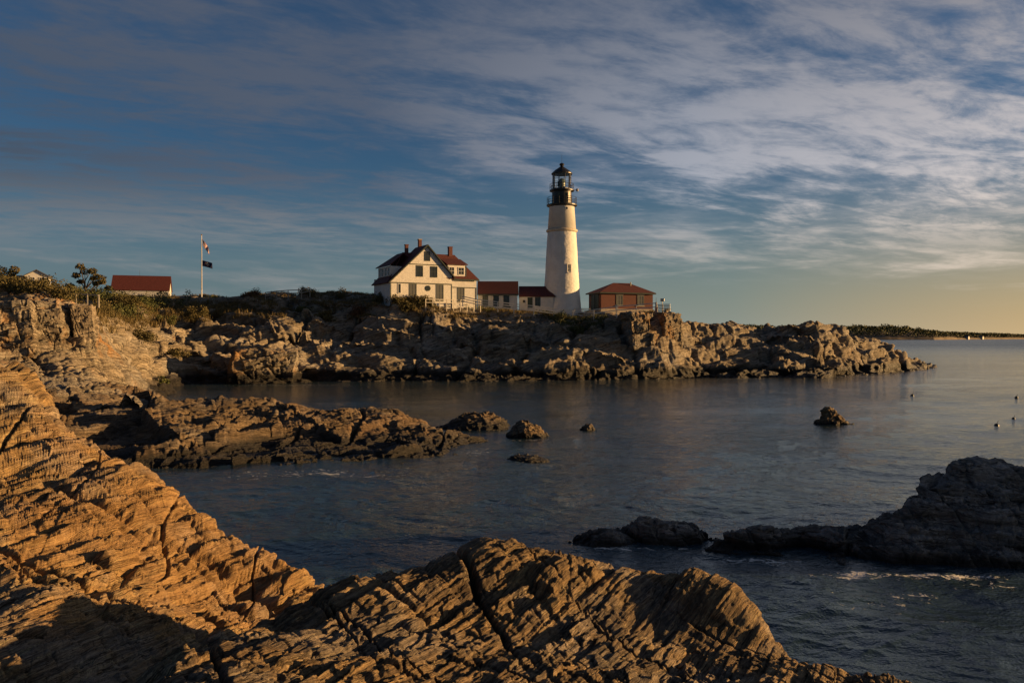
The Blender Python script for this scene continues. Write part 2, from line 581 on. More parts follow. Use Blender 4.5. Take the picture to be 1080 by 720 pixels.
hp(285, (404, 102), (392, 103), (372, 104.5), (366, 108), (352, 112), (335, 117), (318, 124), (308, 134))
hp(315, (404, 103), (396, 104.5), (380, 107), (366, 110), (350, 114), (335, 118), (318, 124), (307, 133))
hp(360, (403, 105), (394, 107), (378, 110), (362, 114), (345, 118), (328, 121), (312, 126), (309, 135))
hp(405, (402, 106), (392, 108), (375, 112), (356, 116), (337, 118), (314, 121), (311, 124), (312, 136))
hp(428, (334, 118.5), (316, 121.0), (315, 123), (318, 127))
hp(455, (330, 119.5), (318.5, 121.5), (319, 123))
hp(450, (401.5, 108), (390, 110), (372, 114), (353, 118), (338, 118.8), (319, 121.5), (319, 125), (322, 138))
hp(500, (401, 108.5), (390, 110), (370, 113), (352, 117.5), (338, 121), (328, 124.5), (326, 129), (328, 140))
hp(550, (400, 109), (386, 110.5), (366, 113.5), (352, 117), (340, 121), (332, 125), (328, 129), (329, 140))
hp(600, (399.5, 110), (382, 111.5), (362, 114), (348, 117), (339, 121), (334, 125), (331, 129), (333, 140))
hp(650, (398.5, 112), (382, 112.8), (364, 114.2), (353, 116.5), (337, 119.5), (330, 124), (327, 128), (330, 140))
hp(675, (398, 113), (376, 114.5), (358, 116), (352, 117.6), (332, 118.6), (328, 122), (327, 128))
hp(700, (397.5, 114), (375, 115.5), (359, 117), (353, 118), (330, 119), (327.5, 122), (328, 128))
hp(714, (397.5, 115), (376, 117), (360, 118.6), (352, 119.2), (331, 120), (329, 124), (333, 132))
hp(724, (397, 115.5), (372, 120), (356, 123), (344, 126), (338, 129), (342, 140))
hp(745, (398, 116.5), (380, 120), (362, 124), (345, 128), (337, 131), (342, 140))
hp(775, (398, 117), (381, 121), (363, 126), (348, 130), (341, 133), (348, 144))
hp(805, (398, 117), (382, 121), (366, 126), (354, 130.5), (347, 134), (350, 144))
hp(832, (398, 117.2), (378, 122), (360, 128), (352, 131.5), (338, 133.5), (334.5, 137), (346, 146))
hp(862, (398, 117.5), (376, 122.5), (358, 129), (344, 133), (334.5, 137), (350, 148))
hp(885, (396.5, 119), (380, 125), (364, 131), (349, 136), (342, 139), (352, 150))
hp(912, (394, 124), (381, 130), (368, 135), (356, 140), (353, 143), (358, 152))
hp(940, (391.5, 134), (382, 138), (370, 142), (361, 145), (366, 154))
hp(966, (389.5, 143), (380, 147), (373, 150), (378, 158))
hp(986, (388, 152), (385, 156), (388, 164))
# sea bed in front of and behind the land, so the shore dips under the water
for px, Y in ((-300, 38), (-150, 38), (60, 40), (110, 44)):
    HP.append(((px - CX) / FPX * Y, Y, 2.2))
for px, Y in ((200, 97), (240, 97), (285, 97), (330, 98), (380, 100), (430, 102), (480, 103), (530, 104), (580, 105), (630, 107), (680, 108), (720, 110), (760, 111), (800, 111), (840, 112), (880, 113), (915, 116), (950, 127), (985, 142), (1005, 152)):
    HP.append(((px - CX) / FPX * Y, Y, -1.5))
for px, Y in ((196, 75), (205, 60), (300, 75), (450, 80), (650, 80), (850, 85), (1010, 120), (178, 88)):
    HP.append(((px - CX) / FPX * Y, Y, -3.0))
for x, y, z in ((-150, 75, 11), (-150, 120, 13), (-110, 190, 13.5), (-60, 190, 13.4), (-20, 190, 12), (-150, 230, 13), (10, 160, 9.5), (10, 185, 5), (28, 150, 8), (28, 175, -1),
                (10, 215, -3), (50, 160, 1), (50, 175, -3), (75, 172, -3), (90, 160, -3), (100, 150, -3), (-40, 230, 10), (-90, 240, 13)):
    hw((x, y, z))
head_z = TPS(HP, 0.01)
head_z.soft = 30.0


def build_headland():
    rows = steps((44, 58, 0.08), (58, 59, 0.06), (59, 63.4, 0.03), (63.4, 66, 0.08), (66, 100, 0.24), (100, 126, 0.075), (126, 140, 0.15), (140, 160, 0.6), (160, 236, 2.0))
    cols = np.concatenate([np.arange(-300, 0, 3.0), np.arange(0, 1010, 1.05)])
    Yg, Pg = np.meshgrid(rows, cols, indexing='ij')
    Xg = (Pg - CX) / FPX * Yg
    lv = [(2.6, 1.15, 10.0, 7.0), (1.1, 0.6, 4.6, 3.2), (0.5, 0.3, 2.1, 1.4), (0.2, 0.13, 1.0, 0.6)]

    def amp(P):
        # the flat tops behind the edge are soil, not broken rock
        px_ = CX + P[:, 0] / P[:, 1] * FPX
        edge = np.interp(px_, [0, 100, 150, 185, 320, 360, 420, 470, 700], [66, 70, 104, 132, 136, 130, 123, 123, 125])
        back = np.clip((P[:, 1] - edge) / 4, 0, 1) * (P[:, 0] < 26)
        a = 1 - 0.93 * back
        return a
    def stepped(x, y):
        # the shore comes down in shelves: flat treads that dip to the right, steep risers
        z = head_z(x, y).astype(np.float64)
        P = np.stack([x.ravel() / 14, y.ravel() / 14, np.zeros(x.size)], 1)
        tilt = 0.13 * x + 0.05 * y + 1.5 * fbm(P, 3, .5, 611).reshape(x.shape)
        h = 2.1
        q = (z + tilt) / h
        f = q - np.floor(q)
        t = np.clip((f - 0.62) / 0.36, 0, 1)
        st = (np.floor(q) + t * t * (3 - 2 * t)) * h - tilt
        w = 0.72 * np.clip((z - 0.2) / 1.0, 0, 1) * np.clip((y - 70) / 25, 0, 1)
        return z + (st - z + 0.35 * h * 0) * w
    me, V = patch("terrain", Xg, Yg, stepped, FR_HEAD, lv, 11, rough=((1.6, 0.2, 5), (9.0, 0.9, 3)), low=-1.2, amp=amp, warp=(9, 0.7), fiss=(((1, -.25, .1), 7.5, 0.55, 1.7), ((.25, 1, -.3), 5.0, 0.35, 0.9)), chips=[(1.6, 0.22, 2.6, 2.0), (0.55, 0.09, 1.0, .8)])
    co = np.empty(len(me.vertices) * 3, np.float32)
    me.vertices.foreach_get('co', co)
    co = co.reshape(-1, 3)
    iron = np.clip((-25 - co[:, 0]) / 6, 0, 1) * np.clip((72 - co[:, 1]) / 8, 0, 1) * np.clip((co[:, 2] - 3) / 3, 0, 1)
    at = me.attributes.new('iron', 'FLOAT', 'POINT')
    at.data.foreach_set('value', iron.astype(np.float32))
    o = link("terrain", me, M_HEAD)
    tag(o, "rocky headland of pale ledges and bushes below the white lighthouse", kind='structure')
    return V, Xg.shape


HV, HSH = build_headland()


def ground(x, y, rad=1.5):
    """height of the finished headland near x, y"""
    d = (HV[:, 0] - x) ** 2 + (HV[:, 1] - y) ** 2
    m = d < rad * rad
    return float(np.median(HV[m, 2])) if m.any() else float(head_z(np.array([x]), np.array([y]))[0])


# ------------------------------------------------------------------ rock masses standing in the sea and on the near shore
def crest_pts(pts):
    return [W3(*p) for p in pts]


def build_slope():
    C = crest_pts([
        (0, 372, 14.5), (30, 396, 14.2), (60, 424, 14.0), (105, 450, 13.8), (150, 482, 13.5), (190, 512, 13.3), (225, 538, 13.1), (260, 560, 13.0), (300, 580, 12.9), (340, 604, 12.8),
        (0, 470, 12.4), (0, 560, 10.4), (0, 660, 8.4), (0, 720, 7.3), (70, 500, 12.3), (110, 560, 11.2), (100, 640, 9.4), (100, 720, 7.6), (170, 560, 12.0), (200, 610, 11.1),
        (180, 680, 9.2), (260, 610, 12.0), (320, 640, 11.6), (280, 660, 10.8), (150, 620, 10.4), (60, 600, 10.0),
        (-150, 330, 15.2), (-150, 420, 13.0), (-160, 540, 10.8), (-300, 300, 15.5), (-320, 420, 12.5), (-200, 700, 7.6), (-400, 560, 9.0)])
    # behind the crest the rock falls away to the sea
    for x, y, z in ((-10.6, 16.2, 4.2), (-9.4, 16.4, 3.2), (-8.2, 16.0, 2.4), (-6.6, 15.4, 1.6), (-4.9, 14.6, 0.9), (-3.4, 14.0, 0.4), (-2.2, 13.2, 0.3),
                    (-11, 19, 1.5), (-9, 19, 0.5), (-7, 18, -0.8), (-5, 16.5, -1.2), (-3.3, 15.2, -1.4), (-1.5, 14, -1.4), (-1.2, 12, 0.1), (-14, 19, 3.5), (-18, 18, 5), (-20, 12, 6), (-14, 9, 4.2),
                    (-9, 5, 3.2), (-5, 4, 2.8), (-0.5, 11, -0.5), (-1.5, 9, 1.2), (-3, 6.8, 2.2), (-14, 22, 0)):
        C.append((x, y, z))
    zf = TPS(C, 0.003)
    zf.soft = 8
    rows = 1 / np.linspace(1 / 4.6, 1 / 19.5, 760)
    cols = np.concatenate([np.arange(-330, 0, 3.0), np.arange(0, 440, 0.72)])
    Yg, Pg = np.meshgrid(rows, cols, indexing='ij')
    Xg = (Pg - CX) / FPX * Yg
    lv = [(1.1, 0.15, 2.8, 1.8), (0.40, 0.105, 1.3, 0.9), (0.14, 0.06, 0.8, 0.4), (0.055, 0.034, 0.35, 0.17)]
    me, V = patch("sloping_rock", Xg, Yg, zf, FR_SLOPE, lv, 31, rough=((0.28, 0.03, 5), (2.4, 0.2, 3)), low=-0.8, warp=(2.2, 0.12), fiss=(((-.33, -.93, -.19), 2.3, 0.06, 0.5), ((-.1, -.95, -.3), 1.3, 0.03, 0.32), ((.9, .2, -.3), 1.4, 0.025, 0.26)), chips=[(0.6, 0.06, 0.9, 0.7), (0.2, 0.03, 0.4, 0.3)])
    o = link("sloping_rock", me, M_SLOPE)
    tag(o, "tall golden sunlit rock slope falling from upper left to the near water", 'rock')


def build_ledge():
    C = crest_pts([
        (60, 760, 5.6), (130, 722, 6.1), (400, 722, 6.2), (560, 722, 6.1), (700, 722, 6.4), (840, 722, 6.75), (920, 722, 7.0), (1010, 722, 7.0),
        (132, 694, 6.6), (200, 665, 7.3), (270, 636, 8.2), (345, 610, 9.3), (390, 604, 9.5), (440, 602, 9.7), (452, 596, 9.9), (480, 588, 10.2), (510, 583, 10.3), (550, 582, 10.3), (600, 585, 10.2), (640, 588, 10.2),
        (680, 598, 10.1), (720, 612, 10.0), (760, 628, 9.9), (800, 644, 9.6), (826, 660, 9.1), (842, 680, 8.6), (850, 696, 8.3), (895, 695, 7.9), (940, 699, 7.7), (985, 706, 7.4), (1022, 718, 7.0),
        (400, 660, 7.6), (500, 640, 8.1), (500, 680, 7.0), (600, 640, 8.25), (600, 680, 7.25), (700, 650, 8.7), (700, 690, 7.5), (780, 670, 8.5), (300, 680, 6.9), (320, 650, 7.8)])
    for x, y, z in (                                    # the way down to the water all round
            (-3.6, 6.2, 2.4), (-3.4, 7.3, 2.2), (-3.2, 8.4, 1.9), (-2.9, 9.6, 1.6), (-2.0, 10.2, 1.6), (-1.2, 10.5, 1.7), (-0.9, 10.9, 1.6), (-0.3, 11.3, 1.5), (0.4, 11.4, 1.4), (1.0, 11.3, 1.3), (1.6, 11.0, 1.2),
            (2.2, 10.7, 1.0), (2.8, 10.2, 0.8), (3.2, 9.6, 0.6), (3.35, 9.0, 0.7), (3.5, 8.3, 1.5),
            (-2.8, 11.0, 0.0), (-1.2, 12.0, -1), (0, 12.6, -1), (1.2, 12.3, -1), (2.4, 11.8, -1), (3.4, 10.9, -1), (4.0, 9.8, -1), (4.8, 9.3, -1), (-4.6, 8.5, 1.0), (-4.4, 6.5, 1.7), (-4.6, 4.8, 2.4),
            (4.0, 8.9, -0.4), (4.8, 8.4, -0.5), (6.0, 8.2, -1), (5.2, 7.0, 1.2), (6.6, 7.0, -0.5), (4.2, 5.5, 3.0), (6.0, 5.0, 2.0), (8.0, 5.5, -0.5),
            (-2, 4, 3.6), (0, 4, 3.7), (2, 4, 3.6), (0, 1, 4.2), (-4, 2, 3.6), (4, 2, 3.5), (7, 2, 2)):
        C.append((x, y, z))
    C = [(a, b, c - 0.13) for a, b, c in C]
    zf = TPS(C, 0.002)
    zf.soft = 3
    rows = np.concatenate([np.linspace(1.5, 4.6, 60)[:-1], 1 / np.linspace(1 / 4.6, 1 / 12.4, 800)])
    cols = np.concatenate([np.arange(-160, 90, 3.0), np.arange(90, 1090, 1.0), np.arange(1090, 1400, 6)])
    Yg, Pg = np.meshgrid(rows, cols, indexing='ij')
    Xg = (Pg - CX) / FPX * Yg
    lv = [(0.8, 0.09, 2.2, 1.0), (0.28, 0.062, 1.1, 0.55), (0.10, 0.042, 0.6, 0.28), (0.038, 0.024, 0.3, 0.13)]
    def amp(P):
        return 1 - 0.6 * np.clip((P[:, 0] - 1.0) / 1.2, 0, 1) * np.clip((P[:, 1] - 7.6) / 0.8, 0, 1)
    me, V = patch("rock_ledge", Xg, Yg, zf, FR_LEDGE, lv, 57, amp=amp, rough=((0.16, 0.018, 5), (1.6, 0.13, 3)), low=-0.8, warp=(1.6, 0.09), fiss=(((.89, .45, 0), 1.3, 0.026, 0.26), ((.75, .65, 0.1), 0.9, 0.016, 0.15), ((-.86, .5, .2), 1.5, 0.02, 0.14)), chips=[(0.45, 0.032, 0.7, 0.5), (0.14, 0.015, 0.3, 0.22)])
    o = link("rock_ledge", me, M_LEDGE)
    tag(o, "broad flat topped ledge of streaked brown rock right of the golden slope", 'rock')


def build_islet():
    C = crest_pts([
        (130, 421, 47), (165, 419, 46.5), (205, 419, 46.5), (245, 428, 46), (262, 430, 46), (290, 421, 48), (330, 426, 48), (370, 432, 48), (385, 426, 49), (412, 430, 48.5), (440, 443, 47.5), (470, 450, 46.5), (497, 457, 46.3),
        (200, 445, 42.5), (200, 470, 38.5), (280, 448, 43), (280, 475, 38.6), (350, 450, 44), (350, 476, 39.2), (420, 455, 44), (420, 472, 41), (460, 466, 43),
        (160, 499, 35), (220, 499, 35), (300, 497, 35.5), (360, 494, 36.3), (410, 489, 37.5), (450, 484, 39), (485, 479, 40.6), (512, 466, 45),
        (90, 417, 46), (100, 450, 40), (60, 404, 47), (40, 422, 42), (110, 500, 34), (150, 408, 57), (100, 402, 58), (60, 398, 56), (175, 414, 60)])
    for px, Y, z in ((170, 66, -0.6), (210, 58, -1), (250, 54, -1), (320, 55, -1.2), (400, 55, -1.2), (450, 53, -1.2), (500, 50, -1.2), (530, 47, -1.2), (520, 42, -1.2), (480, 37.5, -1.2), (420, 34.5, -1.2), (340, 33, -1.2),
                     (260, 32.3, -1.2), (180, 32, -1.2), (110, 31, -1), (40, 32, 0), (-20, 36, 2), (-40, 46, 2.6), (0, 58, 3), (120, 70, 1.2), (60, 68, 2.5)):
        C.append(((px - CX) / FPX * Y, Y, z))
    zf = TPS(C, 0.005)
    zf.soft = 12
    rows = steps((31, 52, 0.045), (52, 72, 0.25))
    cols = np.arange(-40, 560, 0.9)
    Yg, Pg = np.meshgrid(rows, cols, indexing='ij')
    Xg = (Pg - CX) / FPX * Yg
    lv = [(1.5, 0.6, 7.0, 4.4), (0.6, 0.36, 3.2, 2.0), (0.26, 0.17, 1.4, 0.9), (0.11, 0.07, 0.6, 0.35)]
    me, V = patch("tidal_rock", Xg, Yg, zf, FR_ISLET, lv, 73, rough=((0.7, 0.09, 5), (4, 0.4, 3)), low=-0.7, warp=(5, 0.3), fiss=(((1, -.1, .1), 3.6, 0.10, 0.5), ((-.3, .9, .3), 2.0, 0.07, 0.25)), chips=[(0.9, 0.12, 1.5, 1.1), (0.3, 0.05, .6, .5)])
    o = link("tidal_rock", me, M_ISLET)
    tag(o, "long low brown rock reaching into the cove behind the golden slope", 'rock')


def build_dark():
    C = crest_pts([
        (735, 584, 21.9), (752, 560, 22.4), (765, 590, 21.6), (800, 592, 21.4), (850, 592, 21.3), (895, 602, 20.4), (940, 607, 20.05), (1000, 608, 20.0), (1080, 607, 20.0), (1180, 607, 20),
        (770, 556, 22.4), (800, 547, 22.5), (825, 554, 22.5), (850, 547, 22.6), (885, 548, 22.4), (905, 544, 22.4), (920, 556, 21.8),
        (925, 542, 22.2), (935, 532, 22.4), (952, 530, 22.6), (972, 522, 22.8), (980, 506, 23.0), (1000, 500, 23.2), (1006, 486, 23.4), (1020, 483, 23.6), (1040, 483, 23.8), (1080, 484, 24), (1080, 500, 23.2), (1040, 502, 23.1),
        (940, 580, 20.7), (1000, 570, 20.9), (1080, 566, 20.9), (1000, 545, 21.8), (1080, 540, 21.8), (1040, 515, 22.6), (1080, 512, 22.7), (900, 580, 21.2), (850, 575, 21.9),
        (1180, 560, 21), (1180, 520, 22.6), (1180, 480, 24), (960, 545, 21.6), (930, 560, 21.3), (985, 520, 22.4), (1015, 506, 22.9), (1060, 503, 23.0)])
    for x, y, z in ((4.4, 22, -0.8), (6.0, 20.6, -0.9), (8.5, 19.6, -0.9), (10.5, 19.2, -0.9), (13, 19.1, -0.9), (16, 19, -0.9), (6, 23.5, -0.9), (8, 24, -0.8), (10, 24.5, -0.8), (11.5, 25.5, -0.8), (13, 26.5, -0.5), (15, 27, -0.3),
                    (19, 23, 3.6), (22, 24, 4.4), (26, 24, 4.8), (30, 25, 4.5), (20, 19.5, -0.5), (26, 19.5, -0.5), (19, 28, 0), (26, 30, 0), (33, 22, -0.8)):
        C.append((x, y, z))
    zf = TPS(C, 0.001)
    zf.soft = 1
    rows = steps((18.6, 25.2, 0.016), (25.2, 30, 0.12))
    cols = np.concatenate([np.arange(705, 1100, 0.9), np.arange(1100, 1700, 6.0)])
    Yg, Pg = np.meshgrid(rows, cols, indexing='ij')
    Xg = (Pg - CX) / FPX * Yg
    lv = [(0.55, 0.28, 3.6, 2.6), (0.22, 0.16, 1.6, 1.2), (0.10, 0.08, 0.7, 0.5), (0.045, 0.035, 0.3, 0.2)]
    def layers(x, y):
        z = zf(x, y).astype(np.float64)
        P = np.stack([x.ravel() / 2.5, y.ravel() / 2.5, np.zeros(x.size)], 1)
        tilt = 0.06 * x + 0.22 * fbm(P, 3, .5, 711).reshape(x.shape)
        h = 0.52
        q = (z + tilt) / h
        f = q - np.floor(q)
        t = np.clip((f - 0.5) / 0.48, 0, 1)
        st = (np.floor(q) + t * t * (3 - 2 * t)) * h - tilt
        return z + (st - z) * 0.8 * np.clip(z / .3, 0, 1)
    me, V = patch("shaded_rock", Xg, Yg, layers, FR_DARK, lv, 91, rough=((0.5, 0.10, 5), (2.2, 0.2, 3)), low=-0.5, warp=(2.5, 0.12), fiss=(((1, .2, .1), 1.9, 0.03, 0.25),), chips=[(0.5, 0.08, 0.9, 0.6), (0.17, 0.04, .35, .3)])
    o = link("shaded_rock", me, M_DARK)
    tag(o, "dark layered rock in shade with stepped top at the edge of the water", 'rock')


def lump(name, px, py_base, py_top, half, label, mat, fr, skew=0.3, depth=0.5, seed=1, lv=None, n=150, parts=None):
    """a rock standing in the water: its waterline row, its top row and half its width in photo pixels"""
    Y = EYE * FPX / (py_base - HY)
    k = Y / FPX
    a = half * k
    h = (py_base - py_top) * k * 1.0
    b = a * depth
    u = np.linspace(-1.35, 1.35, n)
    X, Yg = np.meshgrid(u * a, np.linspace(-1.35, 1.35, n) * b, indexing='xy')

    def zf(x, y):
        p = np.stack([x.ravel() / a * 1.7, y.ravel() / b * 1.7, np.full(x.size, seed * 3.1)], 1)
        w = fbm(p, 3, 0.5, seed).reshape(x.shape)
        xs = x / a
        r = np.sqrt(xs ** 2 + (y / b) ** 2) * (1 + 0.28 * w)
        top = h * (1 + skew * -xs) * (0.9 + 0.4 * w)
        return np.where(r < 1.15, top * np.clip(1 - r ** 2.2, -1, 1), -0.45 * h) - 0.02
    lv = lv or [(h * .4, h * .2, a * .7, a * .5), (h * .16, h * .08, a * .35, a * .3), (h * .07, h * .03, a * .16, a * .14)]
    me, V = patch(name, X, Yg, zf, fr, lv, seed, rough=((h * .5, h * .12, 4),), low=-0.4 * h, warp=(a, a * .08), chips=[(h * .5, h * .08, h * .9, h * .7), (h * .18, h * .035, h * .35, h * .3)])
    o = link(name, me, mat)
    o.location = ((px - CX) * k, Y + b * 0.8, 0)
    tag(o, label, 'rock')
    return o


def block(px0, px1, py0, py1, Y, depth, rot, label, mat, fr, seed, n=70, lean=0.0, round_=6):
    """a squared block of cliff: box faces pushed in and out along their beds and joints"""
    k = Y / FPX
    hx, hy, hz = (px1 - px0) * k / 2, depth / 2, (py1 - py0) * k / 2
    g = np.linspace(-1, 1, n)
    A, B = np.meshgrid(g, g, indexing='ij')
    one = np.ones_like(A)
    faces = [(A, -one, B), (-A, one, B), (one, A, B), (-one, -A, B), (A, B, one)]
    V, F, off = [], [], 0
    ca, sa = math.cos(rot), math.sin(rot)
    cx, cy, cz = W3((px0 + px1) / 2, (py0 + py1) / 2, Y)
    idx = np.arange(n * n).reshape(n, n)
    q = np.stack([idx[:-1, :-1], idx[1:, :-1], idx[1:, 1:], idx[:-1, 1:]], -1).reshape(-1, 4)
    for f in faces:
        U = np.stack(f, -1).reshape(-1, 3)
        nn = np.sign(U) * np.abs(U) ** round_
        nn[:, 2] = np.maximum(nn[:, 2], -.2)
        nn /= np.linalg.norm(nn, axis=1, keepdims=True)
        L = U * np.array([hx, hy, hz]) * (1 - 0.10 * (np.abs(U) ** 8).sum(1, keepdims=True) / 3)
        L[:, 0] += lean * L[:, 2]
        Wd = np.stack([cx + L[:, 0] * ca - L[:, 1] * sa, cy + L[:, 0] * sa + L[:, 1] * ca, cz + L[:, 2]], 1)
        nw = np.stack([nn[:, 0] * ca - nn[:, 1] * sa, nn[:, 0] * sa + nn[:, 1] * ca, nn[:, 2]], 1)
        s_ = hz
        D = rock(Wd, fr, [(s_ * .5, s_ * .16, s_ * 1.1, s_ * .9), (s_ * .2, s_ * .09, s_ * .5, s_ * .4), (s_ * .08, s_ * .04, s_ * .25, s_ * .2)], seed, (s_ * 2, s_ * .1)) + s_ * .10 * fbm(Wd / (s_ * .9), 4, .5, seed)
        V.append(Wd + nw * D[:, None])
        F.append(q + off)
        off += n * n
    V, F = np.concatenate(V), np.concatenate(F)
    # weld the shared edges of the five faces
    key = np.round(V, 4)
    uq, inv = np.unique(key, axis=0, return_inverse=True)
    inv = np.ravel(inv)
    me = bpy.data.meshes.new("cliff_block")
    me.from_pydata(uq.tolist(), [], [t for t in inv[F].tolist() if len(set(t)) == 4])
    me.polygons.foreach_set('use_smooth', [True] * len(me.polygons))
    at = me.attributes.new('iron', 'FLOAT', 'POINT')
    at.data.foreach_set('value', np.full(len(me.vertices), 0.75, np.float32))
    o = link("cliff_block", me, mat)
    tag(o, label, 'rock')
    return o


FR_BLOCK = frame(50, -18)
block(658, 688, 329, 372, 117.2, 3.0, R(24), "squared orange cliff block left of the dark cleft below the brick building", M_HEAD, FR_BLOCK, 201, lean=-.10)
block(692, 717, 329, 368, 120.2, 3.0, R(26), "squared orange cliff block right of the dark cleft, at the end of the fence", M_HEAD, FR_BLOCK, 202, lean=-.05)
block(-14, 37, 315, 380, 58.4, 2.6, R(22), "broad orange cliff block at the far left edge with a flat top", M_HEAD, FR_BLOCK, 203, lean=-.08)
block(41, 67, 315, 376, 60.3, 2.2, R(24), "orange cliff block under the small pointed stone marker", M_HEAD, FR_BLOCK, 204, lean=-.1)
block(78, 101, 319, 374, 62.6, 2.0, R(24), "rounded tan cliff block standing apart at the right end of the left cliff", M_HEAD, FR_BLOCK, 205, lean=-.1, round_=3)
block(243, 312, 368, 412, 103.6, 5.0, R(18), "large pale squared rock at the waterline below the rusty bush on the skyline", M_HEAD, FR_BLOCK, 206, lean=.2)
build_slope()
build_ledge()
build_islet()
build_dark()
lump("sea_rock", 884, 449, 432.5, 23, "small sunlit rock alone in open water below the headland tip", M_LOOSE, FR_ISLET, 0.6, 0.5, 3)
lump("sea_rock", 500, 455, 434, 42, "low dark wide rock just off the end of the long brown rock", M_ISLET, FR_ISLET, -0.15, 0.9, 4)
lump("sea_rock", 557, 463, 443.5, 28, "pointed rock in the water right of the low dark wide one", M_LOOSE, FR_ISLET, 0.1, 0.6, 5)
lump("sea_rock", 621, 456, 446, 11, "tiny rock tip poking from the water right of the pointed rock", M_LOOSE, FR_ISLET, 0.1, 0.6, 6, n=70)
lump("sea_rock", 555, 489, 480, 29, "flat dark rock barely above the water in front of the pointed rock", M_DARK, FR_ISLET, 0.0, 0.7, 7)
lump("sea_rock", 703, 579, 547, 62, "black rounded rock in the water between brown ledge and dark rock", M_DARK, FR_DARK, 0.1, 0.6, 8, n=280)
lump("sea_rock", 640, 582, 562, 42, "low black rock awash behind the middle of the brown ledge", M_DARK, FR_DARK, -0.1, 0.7, 9, n=190)

# ------------------------------------------------------------------ the sea
def build_sea():
    m = bpy.data.materials.new("sea_water")
    m.use_nodes = True
    g = NT(m.node_tree)
    pos = g.n('ShaderNodeNewGeometry').outputs['Position']
    w1 = g.noise(g.mapping(g.mapping(pos, rot=(0, 0, R(18))), scale=(0.55, 1.0, 1)), 1.3, 3, 0.5, 0.4)
    w2 = g.noise(g.mapping(g.mapping(pos, rot=(0, 0, R(-24))), scale=(0.6, 1.0, 1)), 4.2, 3, 0.55, 0.5)
    w3 = g.noise(pos, 15.0, 2, 0.5)
    calm = g.smooth(g.noise(g.mapping(pos, scale=(0.25, 1.0, 1)), 0.035, 4, 0.55), 0.36, 0.62, 0.5, 1.0)
    h = g.math('ADD', g.math('MULTIPLY', w1, 0.36), g.math('MULTIPLY', w2, 0.32))
    h = g.math('ADD', h, g.math('MULTIPLY', w3, 0.10))
    spy = g.n('ShaderNodeSeparateXYZ')
    g.put(spy.inputs[0], pos)
    far = g.smooth(spy.outputs['Y'], 90, 600)
    h = g.math('MULTIPLY', h, g.math('ADD', calm, g.math('MULTIPLY', far, 1.5)))
    nrm = g.bump(h, 1.0, 0.2)
    at = g.n('ShaderNodeAttribute', attribute_name='foam')
    fn = g.noise(g.mapping(pos, scale=(1.0, 1.5, 1)), 2.6, 6, 0.68, 1.2)
    ff = g.smooth(g.math('ADD', fn, g.math('MULTIPLY', at.outputs['Fac'], 0.24)), 0.745, 0.82)
    ff = g.math('MULTIPLY', ff, g.smooth(at.outputs['Fac'], 0.02, 0.3))
    col = g.mix(ff, (0.018, 0.037, 0.050), (0.62, 0.62, 0.60))
    rough = g.math('ADD', g.smooth(ff, 0, 1, 0.06, 0.7, 'LINEAR'), g.math('MULTIPLY', far, 0.22))
    g.bsdf(col, rough, nrm, 0.5, ior=1.333)
    # rows spaced evenly as seen from the shore, out to the horizon
    rows = np.concatenate([np.arange(2, 9.5, 1.5), EYE * FPX / np.linspace(520, 3, 620), [2400, 4000, 8000, 20000, 60000]])
    tans = np.concatenate([np.linspace(-4, -0.75, 30)[:-1], np.linspace(-0.75, 0.75, 760), np.linspace(0.75, 4, 30)[1:]])
    Yg, Tg = np.meshgrid(rows, tans, indexing='ij')
    Xg = Yg * Tg
    P = np.stack([Xg, Yg, np.zeros_like(Xg)], -1).reshape(-1, 3)
    step = np.maximum(np.gradient(rows)[:, None] * np.ones_like(Xg), 0.0021 * Yg).ravel()
    Z = np.zeros(len(P), np.float32)
    for lam, a, ang, sd in ((7.0, 0.075, 20, 1), (3.1, 0.05, -15, 2), (1.4, 0.03, 32, 3), (0.7, 0.026, -30, 4), (0.35, 0.012, 10, 5)):
        c, s = math.cos(R(ang)), math.sin(R(ang))
        Q = np.stack([(P[:, 0] * c + P[:, 1] * s) * 0.5 / lam, (-P[:, 0] * s + P[:, 1] * c) / lam, np.full(len(P), sd * 2.3)], 1) * 1.6
        f = np.clip(1.6 - 1.6 * step / (lam * 0.45), 0, 1)
        n = vnoise(Q, 200 + sd)
        Z += (a * f * (1 - np.abs(n) * 1.6)).astype(np.float32)
    P[:, 2] = Z
    me = grid_mesh("sea", P, len(rows), len(tans))
    foam = np.zeros(len(P), np.float32)
    for px, py, rx, ry, s in ((900, 640, 90, 14, 0.5), (850, 612, 40, 8, 0.7), (905, 612, 30, 5, 0.9), (1050, 622, 60, 9, 0.75), (960, 632, 50, 8, 0.6), (1000, 665, 90, 14, 0.45), (700, 640, 60, 18, 0.3),
                          (770, 594, 40, 4, 0.9), (830, 596, 40, 4, 0.9), (960, 612, 50, 4, 0.9), (1030, 612, 50, 4, 0.9), (420, 506, 70, 8, 0.6), (270, 504, 80, 7, 0.6), (350, 500, 60, 6, 0.55), (500, 478, 30, 4, 0.8),
                          (700, 582, 70, 3, 0.8), (640, 584, 40, 3, 0.8), (885, 452, 28, 1.6, 0.9), (557, 465, 30, 1.8, 0.9), (900, 397, 60, 1.6, 0.9), (600, 402, 150, 1.6, 0.7), (300, 406.5, 120, 1.6, 0.8), (780, 399.5, 80, 1.6, 0.8), (1010, 388, 30, 1.2, 0.7)):
        x, y, _ = W3(px, py, EYE * FPX / (py - HY))
        sy = ry * y * y / (EYE * FPX)
        sx = rx * y / FPX
        foam += s * np.exp(-((P[:, 0] - x) / sx) ** 2 - ((P[:, 1] - y) / sy) ** 2).astype(np.float32)
    a = me.attributes.new('foam', 'FLOAT', 'POINT')
    a.data.foreach_set('value', np.clip(foam, 0, 1.2))
    o = link("sea", me, m)
    tag(o, "dark rippled sea water of the cove reaching to the horizon", kind='structure')


build_sea()

